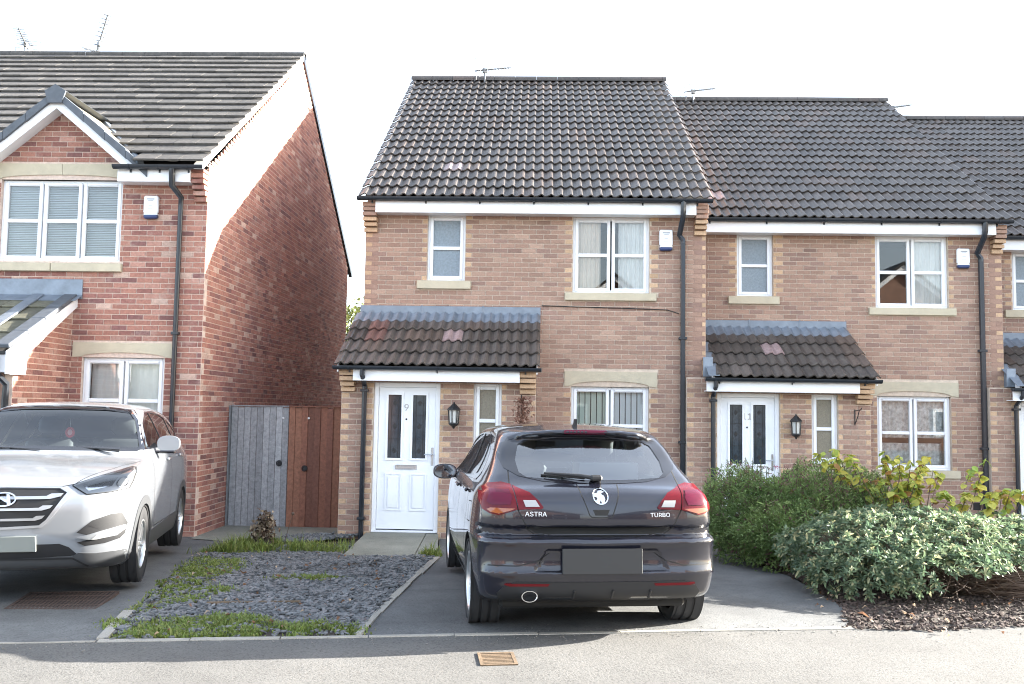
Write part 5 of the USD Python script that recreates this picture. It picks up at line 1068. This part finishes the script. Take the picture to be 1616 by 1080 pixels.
        obj('valley', tube([(A_[0] + s * .0, e0[0] + (A_[1] - e0[1]) * d[0] / d[1] - .0, A_[1] + .03), (A_[0] + s * ft, e0[0] + .05, A_[1] - s_ * ft + .03)], .05, 6), 'lead', t)
    obj('apex_cap', join([extrude(Polygon([(A_[0] + a, A_[1] + b) for a, b in ((0, .11), (.15, .01), (.10, -.16), (-.10, -.16), (-.15, .01))]), 'y', Y - .262, Y - .235), extrude(Polygon([(A_[0] + a, A_[1] + b) for a, b in ((0, .11), (.15, .01), (0.02, .0), (-.02, 0), (-.15, .01))]), 'y', Y - .235, -.2)]), 'dark_verge', t, smooth=False)
    obj('kneeler', join([cb(-3.02, -2.86, Y - .23, Y, 5.02, 5.12, b=.02)]), 'white_upvc', t)
    # porch at the far left
    XP, YP = -3.81, -2.95; e0, e1 = (YP - .22, 2.40), (Y - .02, 3.22); d = np.array([e1[0] - e0[0], e1[1] - e0[1]]); Lp = np.linalg.norm(d); d /= Lp
    def pcut(z): return (YP, Y - .004) if z < 2.35 else ((YP + (z - 2.36) / .66, Y - .004) if z < 3.1 else None)
    pb, pt_ = lay(rng, YP, Y - .004, ZB, 3.1, pcut, RED, zbase=.01); pb = [xf(b, rot('z', math.pi / 2), (XP, 0, 0)) for b in pb]
    pw = obj('porch_wall', extrude(Polygon([(YP, ZB), (YP, 2.34), (Y, 3.2), (Y, ZB)]), 'x', XP - .11, XP - .004), 'mortar_red', t, smooth=False); pieces(pw, 'brick', pb, pt_, 'brick', k(pb), 40, 'brick_courses')
    obj('porch_front', bx(-6.5, XP - .12, YP, YP + .1, ZB, 2.3), 'plain_brick', t, smooth=False); obj('door_frame', cb(-4.25, -3.99, YP - .03, YP + .02, -.2, 2.2, b=.006), 'white_upvc', t)
    obj('porch_bargeboard', extrude(Polygon([(e0[0] - .02, e0[1] - .30), (e0[0] - .02, e0[1] - .02), (e1[0] + .02, e1[1] + .02), (e1[0] + .02, e1[1] - .11), (YP + .18, 2.36), (YP + .18, e0[1] - .30)]), 'x', XP + .03, XP + .055), 'white_upvc', t, smooth=False)
    pr = obj('porch_roof', extrude(Polygon([(e0[0], e0[1] - .06), (e0[0], e0[1] - .02), (e1[0], e1[1] - .02), (e1[0], e1[1] - .06)]), 'x', -6.5, XP + .03), 'roof_deck', t, smooth=False)
    for r in range(4):
        for c in range(6):
            b = cb(0, .326, 0, Lp / 4 + .03, 0, .026, b=.004); v = b[0].copy(); v[:, 2] += np.where(v[:, 1] < .2, .032, .002); obj('tile', on_slope((v, b[1]), XP - .11 - (c + 1) * .332, r * Lp / 4, e0, d), 'tile_flat', pr, tone=np.array((.125, .12, .085)) * rng.normal(1, .15))
        v, f = cb(-.12, .07, 0, Lp / 4 - .006, .02, .075, b=.008); obj('verge_unit', on_slope((v, f), XP, r * Lp / 4, e0, d), 'dark_verge', t)
    obj('lead_flashing', join([cb(-6.5, -3.69, Y - .022, Y - .001, 3.22, 3.50, b=.004), on_slope(cb(-2.7, .13, 0, .22, .045, .052, b=.002), XP, Lp - .2, e0, d), on_slope(cb(-.56, -.40, 0, Lp, .05, .075, b=.006), XP, .0, e0, d)]), 'lead', t)
    gutter(t, -6.5, XP - .06, YP - .27, 2.36, 3)
    obj('porch_fascia', cb(-6.5, XP + .03, YP - .21, YP - .185, 2.12, 2.34, b=.004), 'white_upvc', t)
    obj('downpipe', tube([(XP - .09, YP - .27, 2.3), (XP - .09, YP - .25, 2.12), (XP - .05, YP - .06, 1.98), (XP - .06, YP - .05, 1.8), (XP - .06, YP - .05, -.2)], .042, 8), 'gutter_black', t)
    s = .033; x, y = -2.325, Y - .05
    dp = obj('downpipe', join([tube([(x, y, -.2), (x, y, 4.55), (x + .03, Y - .12, 4.66), (x - .05, Y - .26, 4.80), (x - .05, Y - .285, 5.03)], [.036, .036, .04, .045, .045], 8)]), 'gutter_black', t, smooth=50)
    for z in (2.75, .9): obj('pipe_clip', cb(x - .05, x + .05, y - .042, Y - .003, z - .02, z + .02, b=.004), 'gutter_black', dp)
red_house()
alarm('alarm_box', -2.75, -1.57, 4.535, 'white and navy alarm box on the red brick house beside the triple window')
aerial(-7.5, 3.1, 8.50, .34, -1.25, 'left tv aerial on the ridge of the red brick house', .1, 8); aerial(-6.02, 3.1, 8.50, .36, -.8, 'tilted tv aerial on the ridge above the small gable', .8, 8)
vb = thing('venetian_blind', 'white venetian blind in the triple window of the red brick house', 'blind')
for i in range(44): obj('slat', xf(bx(-.86, .86, -.011, .011, -.0006, .0006), rot('x', .7), (-4.07, -1.40, 3.80 + i * .0255)), 'blind_white', vb)
curtain('curtain', 'plain net curtain in the ground-floor window behind the silver car', wavy(-3.60, -2.52, 1.24, 2.34, -1.36, .008, .12), 'curtain_white', (0, 0, 0))

# ---------------------------------------------------------------- the taller house past the right end of the terrace: it stands outside the picture and shades the drives
t = thing('end_house', 'tall brick house closing the terrace beyond the right edge of the picture', 'house', loc=(19., -.56, 0), rz=.291)
_y0, _yr, _z0, _zr, _xa, _xb = 0., 8.2, 7.0, 10.95, 0., 11.
obj('wall', extrude(Polygon([(_y0, -.3), (_y0, _z0 + .15), (_yr, _zr - .1), (2 * _yr - _y0, _z0 + .15), (2 * _yr - _y0, -.3)]), 'x', _xa, _xb), 'plain_brick', t, smooth=False)
obj('roof', join([xf(extrude(Polygon([(_y0 - .6, _z0 - .1), (_yr, _zr), (_yr, _zr - .12), (_y0 - .6, _z0 - .22)]), 'x', _xa - .1, _xb + .1)), extrude(Polygon([(2 * _yr - _y0 + .6, _z0 - .1), (_yr, _zr + .003), (_yr, _zr - .12), (2 * _yr - _y0 + .6, _z0 - .22)]), 'x', _xa - .1, _xb + .1)]), 'roof_deck', t, smooth=False)

# the houses across the road, behind the camera: the windows mirror them
for i, (x0, w, y, lb) in enumerate(((-13., 8.5, -29., 'left'), (2.5, 8.0, -31., 'middle'), (15.5, 9.0, -27., 'right'))):
    t = thing('opposite_house', 'gabled brick house across the road behind the camera, mirrored in windows, the %s one' % lb, 'house'); xm, h = x0 + w / 2, 5.2
    obj('wall', extrude(Polygon([(x0, -.2), (x0, h), (xm, h + w * .40), (x0 + w, h), (x0 + w, -.2)]), 'y', y - 9, y), 'opposite_brick', t, smooth=False)
    for s in (-1, 1):
        q = lambda u, o: (xm + s * u, h + w * .40 + .25 - u * .8 - o)
        obj('roof', extrude(Polygon([q(0, 0), q(w / 2 + .4, 0), q(w / 2 + .4, .15), q(0, .15)]), 'y', y - 9.2, y + .25), 'roof_deck', t, smooth=False); obj('bargeboard', extrude(Polygon([q(0, .152), q(w / 2 + .4, .152), q(w / 2 + .4, .40), q(0, .40)]), 'y', y + .15, y + .19), 'white_upvc', t, smooth=False)
    for xx, zz in ((xm - 2, 3.4), (xm + 2, 3.4), (xm - 2, .8), (xm + 2, .8)): obj('window', join([cb(xx - .7, xx + .7, y, y + .05, zz, zz + 1.3)]), 'white_upvc', t); obj('pane', bx(xx - .55, xx + .55, y + .05, y + .06, zz + .15, zz + 1.15), 'door_glass', t)

# ---------------------------------------------------------------- side gates
def gate(x0, x1, n, cols, label, y=-.3, gap=.004, feather=False, seed=0, latch=0., z0=.0):
    rng = np.random.default_rng(seed); t = thing('side_gate', label, 'gate'); w = (x1 - x0) / n
    for i in range(n):
        c = np.array(cols[rng.integers(len(cols))]) * rng.normal(1, .08); z1 = 1.74 + rng.normal(0, .006); a, b = x0 + i * w + gap / 2, x0 + (i + 1) * w - gap / 2; dy = (.018 if feather and i % 2 else 0) + rng.normal(0, .002)
        obj('board', cb(a - (.008 if dy > .01 else 0), b + (.008 if dy > .01 else 0), y + dy, y + dy + .018, z0 - .07 + rng.normal(0, .008), z1, b=.003), 'boards', t, tone=np.clip(c, .01, 1))
    for z in (.2, .9, 1.6): obj('rail', bx(x0, x1, y + .04, y + .08, z - .05, z + .05), 'wood_grey', t)
    obj('top_strip', cb(x0, x1, y - .012, y + .05, 1.745, 1.765, b=.004), 'boards', t, tone=np.array(cols[0]) * .8)
    th = np.linspace(0, 2 * math.pi, 17); lx, lz = latch
    obj('ring_latch', join([tube(np.column_stack([lx + .04 * np.cos(th), np.full(17, y - .02), lz + .04 * np.sin(th)]), .007, 5, False), xf(lathe([(0, -.016), (.03, -.016), (.034, 0)], 14, 'y'), None, (lx, y, lz))]), 'iron_black', t)
    obj('bolt_plate', xf(lathe([(0, -.006), (.018, -.006), (.018, 0)], 12, 'y'), None, (lx + .04, y, 1.58)), 'steel', t)
gate(-1.93, -1.045, 9, [(.30, .30, .305), (.25, .25, .255), (.345, .345, .35)], 'weathered grey boarded side gate beside the red brick wall', latch=(-1.17, .89), seed=3)
gate(-1.035, -.06, 10, [(.23, .10, .066), (.18, .080, .056), (.27, .125, .08)], 'red-brown boarded side gate next to the porch', feather=True, latch=(-.77, .82), seed=4, y=-.33)
gp = thing('gate_post', 'weathered grey timber post fixed to the red brick wall', 'post'); obj('post', cb(-1.955, -1.935, -.36, -.26, -.2, 1.76, b=.004), 'boards', gp, tone=(.19, .195, .2))

# ---------------------------------------------------------------- plants
def leaves(P, D, L, wd, rng, col, fold=.18, curl=.15):
    """Leaves at points P along directions D: six-point blades with a fold; returns mesh and tones."""
    n = len(P); D = D / np.linalg.norm(D, axis=1, keepdims=True); ref = rng.normal(0, 1, (n, 3)) + [0, 0, 1.5]; S = np.cross(D, ref); S /= np.linalg.norm(S, axis=1, keepdims=True); U = np.cross(S, D); L = np.broadcast_to(L, (n,))[:, None]; W = np.broadcast_to(wd, (n,))[:, None]
    q = lambda a, s, u: P + D * L * a + S * W * s + U * L * u
    V = np.stack([q(0, 0, 0), q(.45, -.5, fold * .6), q(.45, .5, fold * .6), q(.5, 0, 0), q(.8, -.32, -curl + fold * .3), q(.8, .32, -curl + fold * .3), q(1, 0, -curl * 1.6)], 1).reshape(-1, 3)
    f = np.array([[0, 3, 1], [0, 2, 3], [1, 3, 4], [3, 2, 5], [3, 6, 4], [3, 5, 6]]); return (V, (f[None] + (np.arange(n) * 7)[:, None, None]).reshape(-1, 3)), np.repeat(np.clip(col, .008, 1), 7, 0)
def blob(n, c, r, rng, shell=.55, lump=.25, seed=0, flatten=-.2):
    """Points in a lumpy ellipsoid, most of them near its outside; also the outward directions."""
    d = rng.normal(0, 1, (n * 2, 3)); d /= np.linalg.norm(d, axis=1, keepdims=True); d = d[d[:, 2] > flatten][:n]; q = shell + (1 - shell) * rng.random(len(d)) ** .5; k = 1 + lump * (2 * meshkit.fbm(d * 2.3 + 7.3 + seed, 3, seed) - 1); return np.array(c) + d * np.array(r) * (q * k)[:, None], d
def twigs(root, ends, rng, r=.006, n=4, bend=.12):
    ms = []
    for e in ends:
        s = np.array(root) + rng.normal(0, .08, 3) * [1, 1, 0]; m = (s + e) / 2 + rng.normal(0, bend, 3) * np.linalg.norm(e - s) * .6; ms.append(tube([s, s * .4 + m * .6, m * .4 + e * .6, e], [r, r * .8, r * .6, r * .35], n, False))
    return join(ms)
# the compact variegated shrub in front
rng = np.random.default_rng(11)
t = thing('variegated_shrub', 'low spreading shrub of grey-green cream-edged leaves at the road edge', 'shrub')
Ps, Ds = [], []
for c, r, n in (((5.95, -5.0, .36), (.78, .95, .42), 620), ((6.6, -4.95, .40), (.95, 1.0, .44), 900), ((7.4, -4.75, .36), (.95, 1.0, .42), 760), ((8.1, -4.5, .32), (.8, .9, .38), 420), ((5.75, -5.6, .26), (.5, .5, .30), 260), ((6.40, -5.88, .33), (.60, .42, .29), 330)):
    p, d = blob(n, c, r, rng, .62, .30, int(c[0] * 10), -.35); Ps.append(p); Ds.append(d)
Ps, Ds = np.vstack(Ps), np.vstack(Ds); ok = (Ps[:, 2] > .16) & (Ps[:, 1] > kerb_y(Ps[:, 0]) + .25) & ~((Ps[:, 0] > 6.2) & (Ps[:, 2] < .42) & (Ps[:, 1] < -5.2)); Ps, Ds = Ps[ok], Ds[ok]
k = 8; n = len(Ps); ax = Ds + np.array([0, 0, .55]); ax /= np.linalg.norm(ax, axis=1, keepdims=True); u = np.cross(ax, [.3, .5, .1]); u /= np.linalg.norm(u, axis=1, keepdims=True); v = np.cross(ax, u); a = (np.arange(k) * 2.4)[None] + rng.uniform(0, 6, (n, 1)); el = np.linspace(.15, 1.0, k)[None]
D = (ax[:, None] * np.sin(el)[..., None] * 1.0 + (u[:, None] * np.cos(a)[..., None] + v[:, None] * np.sin(a)[..., None]) * np.cos(el)[..., None]).reshape(-1, 3); P0 = np.repeat(Ps, k, 0)
tn_ = rng.normal(1, .16, (n, 1)); cA = np.array((.075, .125, .075)); cB = np.array((.25, .32, .18)); mixv = rng.beta(1.6, 2.2, (n, 1)); col = (cA * (1 - mixv) + cB * mixv) * tn_; col = np.repeat(col, k, 0) * rng.normal(1, .10, (n * k, 1)); yl = rng.random(n * k) < .13; col[yl] = np.array((.48, .47, .27))
m, tn = leaves(P0, D, .056 * rng.lognormal(0, .2, n * k), .024, rng, col); obj('foliage', m, 'foliage', t, tone=tn, kind='stuff')
inner = np.vstack([blob(240, c, r, rng, .3, .2, 3, -.1)[0] for c, r in (((6.0, -5.0, .35), (.7, .8, .4)), ((6.9, -4.8, .38), (.95, .9, .42)), ((7.8, -4.6, .34), (.9, .9, .4)))])
obj('stems', join([twigs((6.2, -5.2, .08), inner[:200], rng), twigs((6.9, -5.0, .08), inner[200:480], rng), twigs((7.7, -4.9, .08), inner[480:], rng)]), 'twig', t)
low = np.column_stack([rng.uniform(6.2, 8.3, 240), rng.uniform(-6.2, -5.0, 240), rng.uniform(.16, .42, 240)]); low = low[low[:, 1] > kerb_y(low[:, 0]) + .35]; obj('bare_stems', twigs((6.75, -5.25, .12), low, rng, .008, 4, .3), 'twig', t)
# the loose pinkish-green shrub behind it
rng = np.random.default_rng(12); t = thing('feathery_shrub', 'loose dark green shrub with faded pinkish flower heads beside the dark car', 'shrub')
Ps, Ds = [], []
for c, r, n in (((5.35, -2.7, .50), (.62, .8, .50), 4200), ((5.8, -3.2, .48), (.75, .75, .50), 4200), ((6.35, -2.6, .60), (.85, .85, .56), 4600), ((5.55, -3.75, .30), (.50, .45, .36), 2600), ((6.7, -3.4, .45), (.6, .6, .5), 2200), ((5.25, -3.2, .25), (.42, .5, .32), 1800), ((5.4, -2.0, .66), (.42, .4, .46), 900)):
    p, d = blob(n, c, r, rng, .5, .5, int(c[0] * 9), -.6); Ps.append(p); Ds.append(d)
Ps, Ds = np.vstack(Ps), np.vstack(Ds); ok = Ps[:, 2] > .05; Ps, Ds = Ps[ok], Ds[ok]; n = len(Ps); h = np.clip((Ps[:, 2] - .4) / .7, 0, 1)[:, None]
cl = meshkit.fbm(Ps * 2.6, 3, 4)[:, None]; col = (np.array((.085, .155, .05)) * (1 - cl) + np.array((.28, .36, .12)) * cl) * rng.normal(1, .2, (n, 1)); br = rng.random(n) < .14 * (h[:, 0] + .3); col[br] = np.array((.16, .09, .08)) * rng.normal(1, .2, (br.sum(), 1))
D = Ds + rng.normal(0, .6, (n, 3)) + [0, 0, .3]; k = 3; P3 = np.repeat(Ps, k, 0) + rng.normal(0, .018, (n * k, 3)); D3 = np.repeat(D, k, 0) + rng.normal(0, .5, (n * k, 3)); m, tn = leaves(P3, D3, .042 * rng.lognormal(0, .25, n * k), .016, rng, np.repeat(col, k, 0)); obj('foliage', m, 'foliage', t, tone=tn, kind='stuff')
ends = Ps[rng.choice(n, 240, replace=False)]; hi = ends[:, 2] > .7; ends[hi] += Ds[rng.choice(n, hi.sum())] * .04 + [0, 0, .07]
obj('stems', twigs((5.75, -2.9, .0), ends, rng, .004, 4, .1), 'twig', t)
spr = np.column_stack([rng.uniform(5.05, 6.9, 46), rng.uniform(-3.2, -1.8, 46), rng.uniform(.95, 1.22, 46)]); spr[:, 2] -= .25 * np.abs(spr[:, 0] - 5.7) ** 1.5 * .4
obj('upright_shoots', join([tube([p - [rng.normal(0, .06), rng.normal(0, .06), .42], p - [0, 0, .2], p], [.005, .004, .002], 4, False) for p in spr]), 'twig', t)
nn = 34; P3 = np.repeat(spr, nn, 0); P3 = P3 - np.array([0, 0, 1]) * (rng.random((len(P3), 1)) * .34); D3 = rng.normal(0, 1, P3.shape) + [0, 0, .4]; m, tn = leaves(P3, D3, .032, .011, rng, np.array((.12, .18, .07)) * rng.normal(1, .2, (len(P3), 1))); obj('shoot_leaves', m, 'foliage', t, tone=tn, kind='stuff')
fl = np.vstack([np.column_stack([rng.uniform(5.0, 6.7, 40), rng.uniform(-3.6, -2.2, 40), rng.uniform(.75, 1.18, 40)])]); P3 = np.repeat(fl, 26, 0) + rng.normal(0, .022, (40 * 26, 3)) * [1, 1, .4]; cf = np.repeat(np.where(rng.random((40, 1)) < .12, np.array((.42, .07, .15)), np.array((.26, .15, .13))), 26, 0); m, tn = leaves(P3, rng.normal(0, 1, P3.shape) + [0, 0, 1], .016, .012, rng, cf); obj('flower_heads', m, 'foliage', t, tone=tn, kind='stuff')
# the yellowing shrub: each leaf its own part
def big_leaf(L, W):
    th = np.array([(0, 0), (.18, .36), (.42, .5), (.68, .40), (1, 0)]); V = [(0, 0, 0)] + [(a * L, b * W, .05 * L - abs(b) * .0 - .10 * L * a * a) for a, b in th[1:4]] + [(L, 0, -.12 * L)] + [(a * L, -b * W, .05 * L - .10 * L * a * a) for a, b in th[3:0:-1]] + [(.45 * L, 0, -.02 * L)]
    return np.array(V, float), np.array([[8, i, (i + 1) % 8] for i in range(8)])[:, ::-1]
rng = np.random.default_rng(13); t = thing('yellowing_shrub', 'shrub with large green leaves turning yellow below the window of number 11', 'shrub')
stems, cnt, more, mtone = [], 0, [], []
for i in range(52):
    b = np.array([6.98 + rng.normal(0, .28), -3.55 + rng.normal(0, .16), .05]); q = rng.uniform(0, 2 * math.pi); e = b + np.array([rng.uniform(-.50, .58), rng.normal(0, .28), rng.uniform(.80, 1.28)])
    if i == 0: b, e = np.array([6.4, -3.3, .3]), np.array([6.22, -3.4, 1.36])
    if i > 42: b, e = np.array([7.7, -4.0, .05]), np.array([7.75 + rng.normal(0, .25), -4.1 + rng.normal(0, .2), rng.uniform(.75, 1.05)])
    m = (b + e) / 2 + [0, 0, .12]; C_ = [b, b * .3 + m * .7, m * .3 + e * .7, e]; stems.append(tube(C_, [.007, .006, .004, .003], 5, False)); pth = PchipInterpolator([0, .35, .7, 1], np.array(C_))
    for j in range(13 if i else 12):
        s = rng.uniform(.60, 1.0); p = pth(s); a = j * 2.4 + rng.normal(0, .4); L = rng.uniform(.065, .115); v, f = big_leaf(L, L * .82); R_ = rot('z', a) @ rot('y', rng.uniform(-.2, 1.0)) @ rot('x', rng.normal(0, .4)); y = rng.random(); c = np.array((.25, .36, .07)) * (1 - y) + np.array((.58, .50, .10)) * y
        if rng.random() < .07: c = np.array((.32, .17, .06))
        c = np.clip(c * rng.normal(1, .1), .02, 1); cnt += 1
        if cnt % 2 and cnt < 580: obj('leaf', xf((v, f), R_, p), 'foliage', t, tone=c)
        else: more.append(xf((v, f), R_, p)); mtone += [c] * 9
obj('stems', join(stems), 'twig', t); obj('inner_leaves', join(more), 'foliage', t, tone=np.array(mtone), kind='stuff')
# dead stump with dry leaves
rng = np.random.default_rng(14); t = thing('dead_clump', 'dry pale brown dead plant clump standing in the long grass', 'dead plant')
p, d = blob(240, (-.72, -2.45, .20), (.13, .12, .19), rng, .3, .5, 2, -.9); p[:60] = p[:60] * 0 + np.array([-.70, -2.45, .28]) + rng.normal(0, .055, (60, 3)); m, tn = leaves(p, rng.normal(0, 1, p.shape), .065, .045, rng, np.where(rng.random((240, 1)) < .6, np.array((.36, .29, .21)), np.array((.14, .095, .065))) * rng.normal(1, .2, (240, 1)), .3, .3); obj('dry_leaves', m, 'foliage', t, tone=tn, kind='stuff')
obj('stump', join([tube([(-.72 + rng.normal(0, .05), -2.45 + rng.normal(0, .05), -.1), (-.72 + rng.normal(0, .05), -2.45, .1), (-.70 + rng.normal(0, .06), -2.45, .3)], [.035, .025, .012], 6) for _ in range(6)]), 'bark', t)
t = thing('seed_stalk', 'thin dry seed stalk leaning over the grass by the brown gate', 'plant'); obj('stalk', tube([(-.52, -2.3, -.1), (-.46, -2.3, .15), (-.40, -2.3, .36)], .004, 4), 'twig', t); obj('seed_head', xf(trimesh_ico := tm(trimesh.creation.icosphere(subdivisions=1, radius=.022)), None, (-.40, -2.3, .37)), 'twig', t)
# litter: bark in the bed, leaves on the slate
rng = np.random.default_rng(15); front = Polygon([(5.12, -6.99), (5.36, -6.2), (5.45, -4.2), (5.3, -3.3), (6.2, -3.5), (7.5, -4.2), (9.2, -4.6), (9.4, -6.0), (7.2, -6.60), (6.1, -6.95), (5.7, -7.05)])
obj('bark_mulch', chips(scatter(front, 9000, rng), .016, rng, .007, .018, .35, .02, 4, .004), 'bark', smooth=False, label='brown bark mulch and dead leaves below the variegated shrub', cat='bark mulch', kind='stuff')
p = scatter(shapely.union_all([slate_poly, front.buffer(.25)]), 240, rng); P3 = np.column_stack([p, G(p[:, 0], p[:, 1]) + .045]); m, tn = leaves(P3, rng.normal(0, 1, P3.shape) * [1, 1, .15], .036 * rng.lognormal(0, .35, 240), .024, rng, np.where(rng.random((240, 1)) < .55, np.array((.22, .12, .07)), np.array((.45, .33, .22))) * rng.normal(1, .2, (240, 1)), .3, .3); obj('fallen_leaves', m, 'foliage', tone=tn, label='scattered brown fallen leaves on the slate and the bark mulch', cat='fallen leaves', kind='stuff')
rng = np.random.default_rng(19); q = rng.uniform(-1.2, 6.5, 700); P2 = np.column_stack([q, kerb_y(q) + rng.normal(.02, .10, 700) - np.abs(rng.normal(0, .05, 700))])
obj('grit', chips(P2, .0045, rng, .003, .003, .2, 0., 0, .006), 'pebble_grey', smooth=False, label='loose grit gathered along the kerb edging at the roadside', cat='grit', kind='stuff')
# tree seen through the passage
rng = np.random.default_rng(16); t = thing('tree', 'distant leafy tree showing in the gap above the brown gate', 'tree', loc=(0, 0, 0))
p, d = blob(5200, (-3.4, 15, 3.5), (2.4, 2.2, 1.7), rng, .4, .5, 5, -.9); cl = meshkit.fbm(p * 1.6, 3, 2)[:, None]; m, tn = leaves(p, d + rng.normal(0, .7, p.shape), .16, .09, rng, (np.array((.05, .085, .03)) * (1 - cl) + np.array((.20, .20, .06)) * cl) * rng.normal(1, .2, (len(p), 1))); obj('crown', m, 'foliage', t, tone=tn, kind='stuff')
obj('trunk', tube([(-3.4, 15, -.1), (-3.45, 15, 1.5), (-3.3, 15, 3.2), (-3.35, 15.1, 4.6)], [.16, .13, .08, .02], 8), 'trunk', t); obj('limbs', twigs((-3.4, 15, 1.8), p[:40], rng, .035, 5), 'trunk', t)

build_hatchback(); build_suv()
